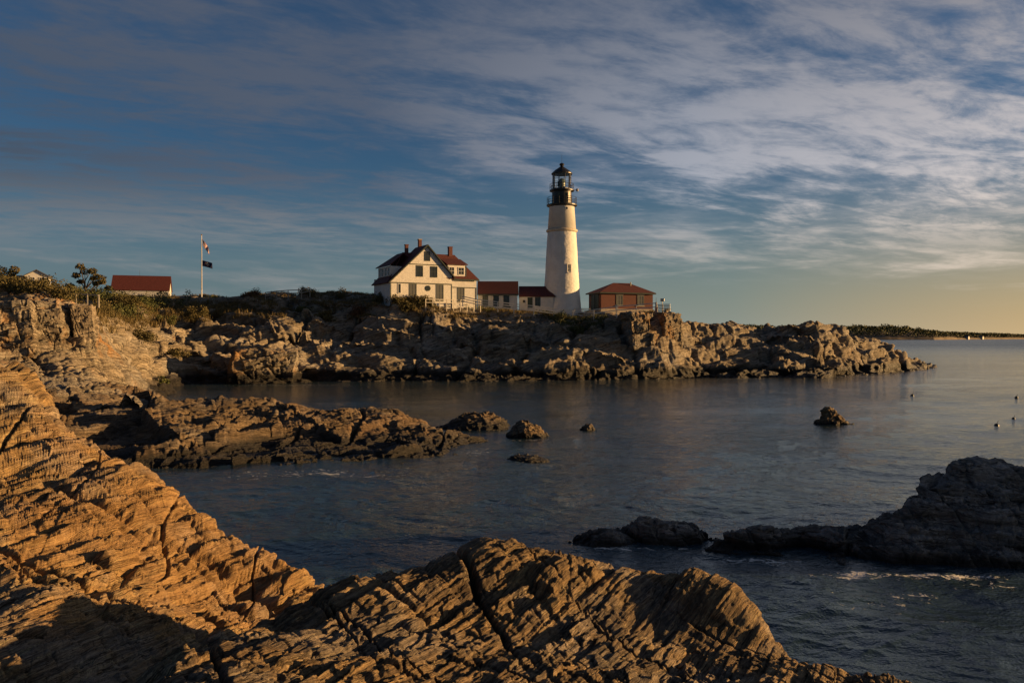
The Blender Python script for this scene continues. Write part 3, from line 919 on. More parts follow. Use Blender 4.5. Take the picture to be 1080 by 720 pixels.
# ------------------------------------------------------------------ plain materials
def paint(name, col, rough=0.6, var=0.12, bumps=None, spec=0.4, scale=2.0, metal=0.0):
    m = bpy.data.materials.new(name)
    m.use_nodes = True
    g = NT(m.node_tree)
    co = g.n('ShaderNodeTexCoord').outputs['Object']
    n = g.noise(co, scale, 6, 0.65)
    c = g.mix(g.smooth(n, 0.35, 0.75), col, tuple(v * (1 - 2.2 * var) for v in col))
    nrm = None
    if bumps == 'boards':        # clapboards
        sp = g.n('ShaderNodeSeparateXYZ')
        g.put(sp.inputs[0], co)
        saw = g.math('FRACT', g.math('MULTIPLY', sp.outputs['Z'], 6.5))
        nrm = g.bump(saw, 0.6, 0.02)
        c = g.mix(g.math('MULTIPLY', g.smooth(saw, 0.86, 0.98), 0.3), c, tuple(v * .5 for v in col))
    elif bumps == 'shingles':
        br = g.n('ShaderNodeTexBrick')
        g.put(br.inputs['Vector'], g.mapping(co, rot=(R(0), 0, 0)))
        sp = g.n('ShaderNodeSeparateXYZ')
        g.put(sp.inputs[0], co)
        cb = g.n('ShaderNodeCombineXYZ')
        g.put(cb.inputs[0], g.math('ADD', sp.outputs['X'], sp.outputs['Y']))
        g.put(cb.inputs[1], sp.outputs['Z'])
        g.put(br.inputs['Vector'], cb.outputs[0])
        br.inputs['Scale'].default_value = 3.0
        br.inputs['Color1'].default_value = tuple(v * 1.15 for v in col) + (1,)
        br.inputs['Color2'].default_value = tuple(v * 0.8 for v in col) + (1,)
        br.inputs['Mortar'].default_value = tuple(v * 0.5 for v in col) + (1,)
        br.inputs['Mortar Size'].default_value = 0.015
        c = g.mix(0.65, c, br.outputs['Color'])
        nrm = g.bump(br.outputs['Fac'], 0.5, -0.02)
    elif bumps == 'bricks':
        sp = g.n('ShaderNodeSeparateXYZ')
        g.put(sp.inputs[0], co)
        cb = g.n('ShaderNodeCombineXYZ')
        g.put(cb.inputs[0], g.math('ADD', sp.outputs['X'], sp.outputs['Y']))
        g.put(cb.inputs[1], sp.outputs['Z'])
        br = g.n('ShaderNodeTexBrick')
        g.put(br.inputs['Vector'], cb.outputs[0])
        br.inputs['Scale'].default_value = 4.2
        br.inputs['Color1'].default_value = tuple(v * 1.2 for v in col) + (1,)
        br.inputs['Color2'].default_value = tuple(v * 0.75 for v in col) + (1,)
        br.inputs['Mortar'].default_value = (0.2, 0.16, 0.13, 1)
        c = g.mix(0.75, c, br.outputs['Color'])
        nrm = g.bump(br.outputs['Fac'], 0.5, -0.01)
    elif bumps == 'rubble':      # whitewashed rubble stone
        vo = g.n('ShaderNodeTexVoronoi', feature='SMOOTH_F1')
        g.put(vo.inputs['Vector'], g.mapping(co, scale=(1, 1, 1.7)))
        vo.inputs['Scale'].default_value = 2.2
        hh = g.math('ADD', vo.outputs['Distance'], g.math('MULTIPLY', g.noise(co, 6, 5, 0.65), 0.7))
        nrm = g.bump(hh, 0.5, 0.09)
        st = g.noise(g.mapping(co, scale=(2.5, 2.5, 0.22)), 1.0, 5, 0.6)
        c = g.mix(g.math('MULTIPLY', g.smooth(st, 0.52, 0.75), 0.35), c, (0.42, 0.36, 0.28))
    elif bumps == 'rough':
        nrm = g.bump(g.noise(co, scale * 6, 5, 0.7), 0.4, 0.03)
    g.bsdf(c, rough, nrm, spec, metal)
    return m


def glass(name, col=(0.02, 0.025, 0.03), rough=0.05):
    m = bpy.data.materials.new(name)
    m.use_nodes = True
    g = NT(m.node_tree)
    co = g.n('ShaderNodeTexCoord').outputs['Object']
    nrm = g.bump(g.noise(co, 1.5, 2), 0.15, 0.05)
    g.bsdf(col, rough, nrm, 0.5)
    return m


def clear_glass(name):
    m = bpy.data.materials.new(name)
    m.use_nodes = True
    g = NT(m.node_tree)
    tr = g.n('ShaderNodeBsdfTransparent')
    tr.inputs[0].default_value = (0.93, 0.96, 0.95, 1)
    gl = g.n('ShaderNodeBsdfGlossy')
    gl.inputs['Roughness'].default_value = 0.03
    lw = g.n('ShaderNodeFresnel')
    lw.inputs[0].default_value = 1.45
    mx = g.n('ShaderNodeMixShader')
    g.put(mx.inputs[0], lw.outputs[0])
    g.t.links.new(tr.outputs[0], mx.inputs[1])
    g.t.links.new(gl.outputs[0], mx.inputs[2])
    o = g.n('ShaderNodeOutputMaterial')
    g.t.links.new(mx.outputs[0], o.inputs[0])
    return m


M = dict(
    white=paint("white_clapboard", (0.58, 0.575, 0.56), 0.6, 0.08, 'boards'),
    shingle_white=paint("white_wall_shingles", (0.58, 0.57, 0.55), 0.65, 0.08, 'shingles'),
    plain_white=paint("white_paint", (0.58, 0.575, 0.56), 0.55, 0.07),
    wash=paint("whitewashed_stone", (0.62, 0.615, 0.60), 0.75, 0.08, 'rubble', scale=0.8),
    band=paint("stained_white_stone", (0.55, 0.47, 0.36), 0.75, 0.15),
    roof=paint("dark_red_shingles", (0.080, 0.018, 0.016), 0.75, 0.12, 'shingles'),
    barn_roof=paint("brick_red_roofing", (0.085, 0.018, 0.016), 0.75, 0.12, 'shingles'),
    green=paint("dark_green_trim", (0.022, 0.035, 0.026), 0.45, 0.1),
    sash=paint("green_grey_window_paint", (0.11, 0.125, 0.105), 0.5, 0.1),
    brick=paint("red_brick", (0.10, 0.030, 0.022), 0.85, 0.12, 'bricks'),
    chim=paint("chimney_brick", (0.10, 0.03, 0.025), 0.85, 0.12, 'bricks'),
    black=paint("black_ironwork", (0.014, 0.013, 0.012), 0.4, 0.1),
    grey=paint("weathered_grey_wood", (0.30, 0.28, 0.25), 0.8, 0.15, 'rough'),
    fence=paint("weathered_white_paint", (0.66, 0.62, 0.55), 0.7, 0.15, 'rough'),
    stone=paint("pale_stone", (0.33, 0.29, 0.24), 0.85, 0.15, 'rough'),
    asphalt_roof=paint("grey_roofing", (0.09, 0.09, 0.095), 0.8, 0.12),
    steel=paint("galvanised_steel", (0.35, 0.35, 0.34), 0.45, 0.1, metal=0.7),
    gold=paint("weathered_gold", (0.45, 0.3, 0.09), 0.4, 0.1, metal=0.6),
    orange=paint("faded_orange_paint", (0.45, 0.17, 0.05), 0.6, 0.1),
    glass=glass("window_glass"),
    glass_pale=glass("curtained_glass", (0.10, 0.10, 0.095), 0.12),
    lantern=clear_glass("lantern_glass"),
    lens=glass("lens_glass", (0.10, 0.13, 0.12), 0.12),
)


# ------------------------------------------------------------------ shape collector
class MB:
    def __init__(self):
        self.v, self.f = [], []

    def add(self, vs, fs):
        o = len(self.v)
        self.v += [tuple(p) for p in vs]
        self.f += [tuple(o + i for i in f) for f in fs]
        return self

    def box(self, x0, x1, y0, y1, z0, z1):
        vs = [(x, y, z) for z in (z0, z1) for y in (y0, y1) for x in (x0, x1)]
        return self.add(vs, [(0, 2, 3, 1), (4, 5, 7, 6), (0, 1, 5, 4), (1, 3, 7, 5), (3, 2, 6, 7), (2, 0, 4, 6)])

    def bar(self, a, b, w=0.1, h=None, up=(0, 0, 1)):
        a, b = Vector(a), Vector(b)
        h = h or w
        d = (b - a).normalized()
        u = Vector(up)
        if abs(d.dot(u)) > 0.98:
            u = Vector((0, 1, 0))
        s = d.cross(u).normalized() * (w / 2)
        t = s.cross(d).normalized() * (h / 2)
        vs = [p + i * s + j * t for p in (a, b) for i, j in ((-1, -1), (1, -1), (1, 1), (-1, 1))]
        return self.add(vs, [(0, 1, 2, 3), (7, 6, 5, 4), (0, 4, 5, 1), (1, 5, 6, 2), (2, 6, 7, 3), (3, 7, 4, 0)])

    def tube(self, a, b, r0, r1=None, n=10):
        a, b = Vector(a), Vector(b)
        r1 = r0 if r1 is None else r1
        d = (b - a).normalized()
        u = Vector((1, 0, 0)) if abs(d.x) < .9 else Vector((0, 1, 0))
        s = d.cross(u).normalized()
        t = d.cross(s)
        vs = []
        for p, r in ((a, r0), (b, r1)):
            vs += [p + (s * math.cos(2 * PI * k / n) + t * math.sin(2 * PI * k / n)) * r for k in range(n)]
        fs = [(k, (k + 1) % n, n + (k + 1) % n, n + k) for k in range(n)]
        fs += [tuple(range(n))[::-1], tuple(range(n, 2 * n))]
        return self.add(vs, fs)

    def lathe(self, prof, n=48, cx=0, cy=0, cap=True):
        vs, fs = [], []
        for r, z in prof:
            vs += [(cx + r * math.cos(2 * PI * k / n), cy + r * math.sin(2 * PI * k / n), z) for k in range(n)]
        for i in range(len(prof) - 1):
            fs += [(i * n + k, i * n + (k + 1) % n, (i + 1) * n + (k + 1) % n, (i + 1) * n + k) for k in range(n)]
        if cap:
            fs += [tuple(range(n))[::-1], tuple(range((len(prof) - 1) * n, len(prof) * n))]
        return self.add(vs, fs)

    def prism(self, poly, y0, y1):
        """polygon in x,z carried from y0 to y1"""
        n = len(poly)
        vs = [(x, y0, z) for x, z in poly] + [(x, y1, z) for x, z in poly]
        fs = [tuple(range(n)), tuple(range(2 * n - 1, n - 1, -1))] + [(k, k + n, (k + 1) % n + n, (k + 1) % n) for k in range(n)]
        return self.add(vs, fs)

    def slab(self, pts, th):
        """a roof plane: its top outline and its thickness"""
        p = [Vector(q) for q in pts]
        nn = Vector((0, 0, 0))
        for i in range(len(p)):
            nn += (p[i] - p[0]).cross(p[(i + 1) % len(p)] - p[0])
        nn.normalize()
        if nn.z < 0:
            p = p[::-1]
            nn = -nn
        n = len(p)
        vs = p + [q - nn * th for q in p]
        fs = [tuple(range(n)), tuple(range(2 * n - 1, n - 1, -1))] + [(k + n, (k + 1) % n + n, (k + 1) % n, k) for k in range(n)]
        return self.add(vs, fs)

    def build(self, name, mat, parent=None, smooth=False, bevel=0.0):
        me = bpy.data.meshes.new(name)
        me.from_pydata(self.v, [], self.f)
        me.validate()
        if smooth:
            me.polygons.foreach_set('use_smooth', [len(f) <= 4 for f in self.f][:len(me.polygons)])
        o = link(name, me, mat, parent)
        if bevel:
            b = o.modifiers.new("soft_edges", 'BEVEL')
            b.width = bevel
            b.segments = 1
        return o


def window(parent, x0, x1, z0, z1, y, frame_mat, pane_mat, name='window', cross=True, fw=0.09, bars=1):
    """sash window on a wall whose outside lies at y (outwards is -y): the frame stands proud, the pane sits in it"""
    f = MB()
    f.box(x0 - fw, x0, y - .06, y + .04, z0 - fw, z1 + fw)
    f.box(x1, x1 + fw, y - .06, y + .04, z0 - fw, z1 + fw)
    f.box(x0, x1, y - .06, y + .04, z1, z1 + fw)
    f.box(x0, x1, y - .09, y + .04, z0 - fw, z0)
    if cross:
        f.box(x0, x1, y - .045, y + .03, (z0 + z1) / 2 - .025, (z0 + z1) / 2 + .025)
        for i in range(bars):
            xm = x0 + (x1 - x0) * (i + 1) / (bars + 1)
            f.box(xm - .018, xm + .018, y - .04, y + .025, z0, (z0 + z1) / 2 - .025)
            f.box(xm - .018, xm + .018, y - .04, y + .025, (z0 + z1) / 2 + .025, z1)
    w = f.build(name, frame_mat, parent)
    MB().box(x0, x1, y - .012, y + .03, z0, z1).build('pane', pane_mat, w)
    return w


def door(parent, x0, x1, z0, z1, y, mat, trim):
    d = MB().box(x0, x1, y - .03, y + .04, z0, z1)
    d.box(x0 + .12, x1 - .12, y - .045, y - .03, z0 + .2, z0 + (z1 - z0) * .45)
    d.box(x0 + .12, x1 - .12, y - .045, y - .03, z0 + (z1 - z0) * .53, z1 - .15)
    dd = d.build('door', mat, parent)
    f = MB()
    f.box(x0 - .1, x0, y - .06, y + .04, z0, z1 + .1).box(x1, x1 + .1, y - .06, y + .04, z0, z1 + .1).box(x0, x1, y - .06, y + .04, z1, z1 + .1)
    f.build('frame', trim, dd)
    MB().lathe([(.0, 0), (.03, .01), (.03, .05), (.0, .06)], 10, x1 - .12, y - .06).build('handle', M['black'], dd).location.z = z0 + 1.0
    return dd


# ------------------------------------------------------------------ the lighthouse
def build_lighthouse():
    Y = 131.0
    k = Y / FPX
    x, _, zb = W3(592.5, 331, 140.0)
    size = 140.0 / 131.0          # the sizes below are for a tower 131 m off; it stands 140 m off
    root = empty("lighthouse", (x, 140.0, EYE * (1 - size)))
    root.scale = (size, size, size)
    tag(root, "tall white stone lighthouse with black lantern room, tapering above the point", 'lighthouse')

    def z(py):
        return EYE - (py - HY) * k
    prof = [(3.5, z(331) - 2.0), (3.28, z(331)), (3.08, z(320)), (2.9, z(306)), (2.72, z(288)), (2.55, z(268)), (2.33, z(245))]
    # uneven rubble masonry: a finely cut lathe with the stones pushed in and out
    n, m = 160, 190
    zz = np.linspace(prof[0][1], prof[-1][1], m)
    rr = np.interp(zz, [p[1] for p in prof], [p[0] for p in prof])
    th = np.linspace(0, 2 * PI, n, endpoint=False)
    P = np.stack([np.cos(th)[None] * rr[:, None], np.sin(th)[None] * rr[:, None], np.repeat(zz[:, None], n, 1)], -1).reshape(-1, 3)
    dsp = 0.028 * fbm(P * np.array([1.6, 1.6, 3.0]), 4, 0.6, 401) + 0.03 * fbm(P * 0.5, 2, 0.5, 402)
    P[:, :2] *= (1 + dsp / 2.5)[:, None]
    t = MB()
    t.v = [tuple(p) for p in P]
    t.f = [(i * n + j, i * n + (j + 1) % n, (i + 1) * n + (j + 1) % n, (i + 1) * n + j) for i in range(m - 1) for j in range(n)]
    t.f.append(tuple(range((m - 1) * n, m * n)))
    t.build('tower', M['wash'], root, smooth=True)
    MB().lathe([(2.36, z(245.5)), (2.56, z(244.6)), (2.58, z(243)), (2.36, z(242.2))], 64).build('stone_band', M['band'], root)
    MB().lathe([(2.32, z(242.4)), (2.06, z(219)), (2.12, z(218.6))], 64).build('upper_tower', M['plain_white'], root, smooth=True)
    MB().lathe([(2.1, z(218.8)), (2.5, z(217.6)), (2.52, z(216.4)), (1.5, z(216.3))], 48).build('gallery_deck', M['black'], root)

    def railing(r, z0, h, n, rails, name):
        b = MB()
        for i in range(n):
            a = 2 * PI * i / n
            b.tube((r * math.cos(a), r * math.sin(a), z0), (r * math.cos(a), r * math.sin(a), z0 + h), .035, n=6)
        for q in rails:
            for i in range(40):
                a, c = 2 * PI * i / 40, 2 * PI * (i + 1) / 40
                b.tube((r * math.cos(a), r * math.sin(a), z0 + h * q), (r * math.cos(c), r * math.sin(c), z0 + h * q), .03, n=5)
        b.build(name, M['black'], root)
    railing(2.42, z(216.4), 1.15, 14, (.36, .68, 1.0), 'gallery_railing')
    wr = MB().lathe([(1.62, z(216.4)), (1.62, z(203.2)), (1.72, z(202.8)), (1.72, z(202.2)), (1.5, z(202.1))], 40).build('watch_room', M['black'], root)
    for a in (-1.9, -1.15):
        dmb = MB()
        ca, sa = math.cos(a), math.sin(a)
        dmb.bar((1.63 * ca, 1.63 * sa, z(215)), (1.63 * ca, 1.63 * sa, z(205)), .5, .06)
        dmb.build('door_panel', M['green'], wr)
    MB().lathe([(1.6, z(202.6)), (2.02, z(202.0)), (2.02, z(201.0)), (1.5, z(200.9))], 40).build('lantern_deck', M['black'], root)
    railing(1.96, z(201), 1.0, 12, (.5, 1.0), 'lantern_railing')
    # lantern: ten panes between iron bars, the lens inside
    lr, nz = 1.5, 10
    MB().lathe([(lr + .05, z(201)), (lr + .05, z(199.4)), (lr - .15, z(199.3))], nz).build('lantern_sill', M['black'], root)
    b = MB()
    for i in range(nz):
        a = 2 * PI * i / nz
        b.tube((lr * math.cos(a), lr * math.sin(a), z(201)), (lr * math.cos(a), lr * math.sin(a), z(184)), .05, n=6)
        c = 2 * PI * (i + 1) / nz
        for q in (194.5, 189.5):
            b.tube((lr * math.cos(a), lr * math.sin(a), z(q)), (lr * math.cos(c), lr * math.sin(c), z(q)), .025, n=5)
    b.build('lantern_bars', M['black'], root)
    for i in range(nz):
        a, c = 2 * PI * i / nz + .03, 2 * PI * (i + 1) / nz - .03
        q = lr - .02
        MB().add([(q * math.cos(a), q * math.sin(a), z(199.3)), (q * math.cos(c), q * math.sin(c), z(199.3)), (q * math.cos(c), q * math.sin(c), z(184.2)), (q * math.cos(a), q * math.sin(a), z(184.2))], [(0, 1, 2, 3)]).build('pane', M['lantern'], root)
    ls = MB().lathe([(.25, z(200.5)), (.25, z(197.5)), (.55, z(197)), (.62, z(193)), (.5, z(189.5)), (.2, z(188.5))], 12).build('lens', M['lens'], root)
    MB().box(-.7, -.35, -.35, .35, z(196.5), z(192)).build('lamp_changer', M['black'], ls)
    MB().lathe([(1.72, z(184.3)), (1.74, z(183.4)), (1.2, z(180.2)), (.62, z(177.6)), (.3, z(176.2)), (.24, z(175.2))], 20).build('lantern_roof', M['black'], root)
    fin = MB().lathe([(.2, z(175.4)), (.36, z(174.8)), (.42, z(173.8)), (.34, z(172.9)), (.1, z(172.3)), (.03, z(171.8))], 16).build('vent_ball', M['black'], root)
    MB().tube((0, 0, z(172)), (0, 0, z(163)), .03, .012, 6).build('lightning_rod', M['black'], fin)
    # small floodlight on an arm at the right of the lantern deck
    fl = MB().bar((1.9, -.3, z(201.4)), (2.5, -.5, z(201)), .09).tube((2.5, -.5, z(202.6)), (2.5, -.5, z(200)), .2, n=12).build('floodlight', M['grey'], root)

    def niche(py0, py1, w, ang, name):
        a = R(ang)
        zc = (z(py0) + z(py1)) / 2
        r = float(np.interp(zc, [p[1] for p in prof] + [z(219)], [p[0] for p in prof] + [2.06])) + .02
        e = MB()
        h0, h1 = z(py1), z(py0)
        e.box(-w / 2 - .14, -w / 2, -.1, .35, h0 - .12, h1 + .14).box(w / 2, w / 2 + .14, -.1, .35, h0 - .12, h1 + .14).box(-w / 2, w / 2, -.1, .35, h1, h1 + .14).box(-w / 2, w / 2, -.14, .35, h0 - .12, h0)
        e.box(-.025, .025, -.03, .02, h0, h1).box(-w / 2, w / 2, -.03, .02, (h0 + h1) / 2 - .025, (h0 + h1) / 2 + .025)
        o = e.build(name, M['plain_white'], root)
        o.location = (r * math.sin(a), -r * math.cos(a), 0)
        o.rotation_euler = (0, 0, a)
        MB().box(-w / 2, w / 2, -.01, .35, h0, h1).build('pane', M['glass'], o)
    niche(280.5, 288.5, .5, 22, 'window')
    po = MB().lathe([(.30, -.12), (.30, .12), (.2, .13), (.2, -.12)], 20).build('porthole', M['plain_white'], root)
    po.rotation_euler = (R(90), 0, R(17))
    a = R(17)
    po.location = (2.12 * math.sin(a), -2.12 * math.cos(a), z(221.8))
    MB().lathe([(.0, .09), (.2, .1), (.2, .14), (0, .145)], 16).build('pane', M['glass'], po)
    return root


build_lighthouse()


# ------------------------------------------------------------------ the keeper's house
def build_house():
    Y = 124.0
    ang = 28
    x, _, zb = W3(390 + 545 / 9.0, 322, Y)
    q = empty("keepers_house", (x, Y, zb), R(ang))
    q.scale = (.97, .97, .97)
    tag(q, "two storey white house with steep dark red roofs, front gable and three chimneys", 'house')
    D, HE, HR, AP = 8.0, 4.45, 8.75, 9.65
    gl, gr = -6.2, 4.33            # the front gable's corners
    hl, hr2 = 3.75, 5.0            # wall heights at its corners
    sl, sr = (AP - hl) / -gl, (AP - hr2) / gr
    wl = MB().prism([(gl, -2.0), (gr, -2.0), (gr, hr2 - .1), (0, AP - .12), (gl, hl - .1)], 0, .35)
    wl.build('gable_wall', M['shingle_white'], q)
    sd = MB().box(gl, gl + .3, .352, D, -2, HE - .8).box(gl, 8.85, D - .3, D, -2.01, HE - .02).box(gr + .002, 8.85, .25, .55, -2.01, HE - .02).box(8.55, 8.848, .552, D - .302, -2, HE - .02)
    sd.build('wall', M['white'], q)
    # belts and corner boards
    MB().box(gl + .02, gr, -.07, -.002, 3.42, 3.56).box(-3.0, 3.1, -.06, -.002, 6.46, 6.58).build('belt_trim', M['green'], q)
    MB().box(gr + .02, 8.87, .17, .248, 3.0, 3.12).build('wing_belt', M['green'], q)
    for cb in ((gr - .12, gr + .02, -.04, -.002, -1, 3.4), (8.72, 8.9, .19, .248, -1, 2.98), (gl, gl + .15, -.04, -.002, -1, 3.4)):
        MB().box(*cb).build('corner_board', M['sash'], q)
    # main hipped roof
    yb, yf, ry = D + .35, -.1, 4.0
    rl, rr = (-2.7, ry, HR), (6.55, ry, HR)
    fr, br, bl, fl = (9.2, yf, HE), (9.2, yb, HE), (-6.6, yb, 3.5), (-6.6, .3, 3.5)
    rf = MB()
    rf.slab([rl, rr, fr, (gr - .6, yf, HE), (0.2, .5, HE + .55)], .14)
    rf.slab([rr, br, fr], .14)
    rf.slab([rl, rr, br, bl], .14)
    rf.slab([rl, bl, fl], .14)
    rf.build('roof', M['roof'], q)
    MB().box(gr + .3, 9.22, yf - .06, yf + .02, HE - .26, HE - .03).build('fascia', M['green'], q)
    # cross gable roof with green barge boards
    e = .36
    g1 = MB()
    xl, xr = gl - .35, gr + .45
    g1.slab([(0, -e, AP + .1), (0, 5.2, AP + .1), (xl, 5.2, AP + .1 + sl * xl), (xl, -e, AP + .1 + sl * xl)], .15)
    g1.slab([(0, -e, AP + .1), (0, 5.2, AP + .1), (xr, 5.2, AP + .1 - sr * xr), (xr, -e, AP + .1 - sr * xr)], .15)
    g1.prism([(0, AP - .2), (xr - .6, AP - .25 - sr * (xr - .6)), (xl + .6, AP - .25 + sl * (xl + .6))], 4.95, 5.15)
    g1.build('gable_roof', M['roof'], q)
    bb = MB()
    bb.add([(0, -e - .05, AP + .12), (xl, -e - .05, AP + .12 + sl * xl), (xl, -e - .05, AP - .1 + sl * xl), (0, -e - .05, AP - .14),
            (0, -e + .02, AP + .12), (xl, -e + .02, AP + .12 + sl * xl), (xl, -e + .02, AP - .1 + sl * xl), (0, -e + .02, AP - .14)],
           [(0, 1, 2, 3), (7, 6, 5, 4), (0, 4, 5, 1), (1, 5, 6, 2), (2, 6, 7, 3)])
    bb.add([(0, -e - .05, AP + .12), (xr, -e - .05, AP + .12 - sr * xr), (xr, -e - .05, AP - .1 - sr * xr), (0, -e - .05, AP - .14),
            (0, -e + .02, AP + .12), (xr, -e + .02, AP + .12 - sr * xr), (xr, -e + .02, AP - .1 - sr * xr), (0, -e + .02, AP - .14)],
           [(3, 2, 1, 0), (4, 5, 6, 7), (1, 5, 4, 0), (2, 6, 5, 1), (3, 7, 6, 2)])
    bb.build('barge_board', M['green'], q)
    # dormers: one on the front slope of the wing, one on the shaded left slope
    d = MB().prism([(3.75, 4.75), (6.95, 4.75), (6.95, 6.75), (3.75, 6.75)], .35, 2.9).build('dormer', M['shingle_white'], q)
    MB().slab([(3.45, .05, 6.84), (7.25, .05, 6.84), (7.25, 3.2, 8.0), (3.45, 3.2, 8.0)], .12).build('dormer_roof', M['roof'], d)
    for cx in (3.62, 6.95):
        MB().box(cx, cx + .13, .3, .5, 4.75, 6.7).build('corner_board', M['green'], d)
    window(d, 4.0, 4.85, 5.2, 6.3, .35, M['plain_white'], M['glass'], cross=True)
    window(d, 5.65, 6.6, 5.2, 6.3, .35, M['plain_white'], M['glass'], cross=True)
    # left dormer faces the garden side (-x)
    d2 = MB().box(-5.75, -3.0, 1.3, 7.2, 4.4, 6.2).build('side_dormer', M['shingle_white'], q)
    MB().slab([(-6.1, .9, 6.28), (-6.1, 7.7, 6.28), (-2.6, 7.0, 8.7), (-2.6, 3.6, 8.7)], .13).build('dormer_roof', M['roof'], d2)
    for y0 in (1.7, 3.2, 4.7, 6.1):
        w = window(d2, -.36, .36, 4.75, 5.95, 0, M['plain_white'], M['glass'])
        w.rotation_euler = (0, 0, R(-90))
        w.location = (-5.75, y0 + .2, 0)
    # windows of the gable and the wing, and a pane drawn for shade
    window(q, -.36, .42, 7.2, 8.55, 0, M['green'], M['glass'])
    window(q, -1.78, -.82, 4.65, 6.25, 0, M['green'], M['glass'])
    window(q, .66, 1.66, 4.6, 6.2, 0, M['green'], M['glass'])
    window(q, -2.95, -1.9, 1.6, 3.3, 0, M['sash'], M['glass_pale'])
    window(q, -4.9, -4.5, 1.9, 3.3, 0, M['plain_white'], M['glass'], cross=False)  # a bluish strip of shade on the wall, built as a narrow window
    window(q, 5.5, 6.6, .75, 2.95, .25, M['sash'], M['glass_pale'])
    window(q, 1.65, 2.75, .8, 3.3, 0, M['sash'], M['glass_pale'])
    ow = MB().lathe([(.45, -.05), (.45, .05), (.3, .06), (.3, -.05)], 24).build('round_window', M['green'], q)
    ow.rotation_euler = (R(90), 0, 0)
    ow.location = (.13, -.02, 2.75)
    MB().lathe([(0, .0), (.3, .0), (.3, .03), (0, .035)], 20).build('pane', M['glass'], ow)
    # chimneys
    for cx, cy, zt, w in ((-1.9, 4.3, 9.95, .5), (.55, 4.6, 11.0, .52), (5.75, 4.0, 9.95, .62)):
        ch = MB().box(cx - w / 2, cx + w / 2, cy - w / 2, cy + w / 2, 7.2, zt).build('chimney', M['chim'], q)
        MB().box(cx - w / 2 - .06, cx + w / 2 + .06, cy - w / 2 - .06, cy + w / 2 + .06, zt, zt + .14).build('chimney_cap', M['stone'] if cx < 1 and cx > 0 else M['chim'], ch)
    # porch rail along the front
    r = MB()
    for i in range(9):
        xx = -1 + i * 1.2
        r.box(xx - .05, xx + .05, -1.9, -1.8, -1.0, .95)
    r.box(-1, 8.6, -1.9, -1.8, .85, .95).box(-1, 8.6, -1.88, -1.82, .35, .42)
    r.build('porch_railing', M['fence'], q)


build_house()


def build_passages():
    # the low white wings between the house and the tower
    Y, a = 133.0, 1
    k = Y / FPX
    x0, _, zb = W3(504, 327, Y)
    q = empty("white_outbuilding", (x0, Y, zb), R(a))
    tag(q, "low white wing with long dark red roof joined to the house", 'building')
    L, D = 6.6, 4.6
    he, hr = (327 - 309) * k, (327 - 295.5) * k
    w = MB().prism([(0, -2), (D, -2), (D, he), (D / 2, hr - .2), (0, he)], 0, L).build('wall', M['white'], q)
    w.rotation_euler = (0, 0, R(90))
    w.scale = (1, -1, 1)
    rf = MB()
    rf.slab([(-.1, -.3, he - .15), (L + .2, -.3, he - .15), (L + .2, D / 2, hr), (-.1, D / 2, hr)], .14)
    rf.slab([(-.1, D + .3, he - .15), (L + .2, D + .3, he - .15), (L + .2, D / 2, hr), (-.1, D / 2, hr)], .14)
    rf.build('roof', M['roof'], q)
    MB().box(-.1, L + .2, -.36, -.302, he - .36, he - .16).build('fascia', M['green'], q)
    for px0, px1, pale in ((509.5, 514, 1), (520.8, 525.5, 0), (531.5, 536.5, 0)):
        window(q, (px0 - 504) * k, (px1 - 504) * k, .75, 2.35, 0, M['green'], M['glass'] if not pale else M['sash'])
    bx = MB().box((529.5 - 504) * k, (538.5 - 504) * k, -.35, -.1, .35, .62).build('flower_box', M['green'], q)
    q2x, q2y, zb2 = W3(547.6, 327, 137.0)
    b = empty("white_entry_wing", (q2x, q2y, zb2), R(0))
    tag(b, "lower white wing with green door between long wing and lighthouse", 'building')
    k2 = 137.0 / FPX
    L2, D2 = 5.9, 4.0
    he, hr = (327 - 311.5) * k2, (327 - 301) * k2
    w = MB().prism([(0, -2), (D2, -2), (D2, he), (D2 / 2, hr - .2), (0, he)], 0, L2).build('wall', M['white'], b)
    w.rotation_euler = (0, 0, R(90))
    w.scale = (1, -1, 1)
    rf = MB()
    rf.slab([(-.05, -.3, he - .15), (L2 + .35, -.3, he - .15), (L2 - 1.2, D2 / 2, hr), (-.05, D2 / 2, hr)], .13)
    rf.slab([(-.05, D2 + .3, he - .15), (L2 + .35, D2 + .3, he - .15), (L2 - 1.2, D2 / 2, hr), (-.05, D2 / 2, hr)], .13)
    rf.slab([(L2 + .35, -.3, he - .15), (L2 + .35, D2 + .3, he - .15), (L2 - 1.2, D2 / 2, hr)], .13)
    rf.build('roof', M['roof'], b)
    door(b, (556.3 - 547.6) * k2, (561.8 - 547.6) * k2, .25, 2.2, 0, M['green'], M['plain_white'])
    window(b, (564.8 - 547.6) * k2, (569.3 - 547.6) * k2, .75, 2.15, 0, M['green'], M['glass'])
    lm = MB().box(.62, 1.0, -.22, -.002, 1.3, 1.72).box(.68, .94, -.3, -.22, 1.38, 1.64).build('wall_lamp', M['black'], b)


build_passages()


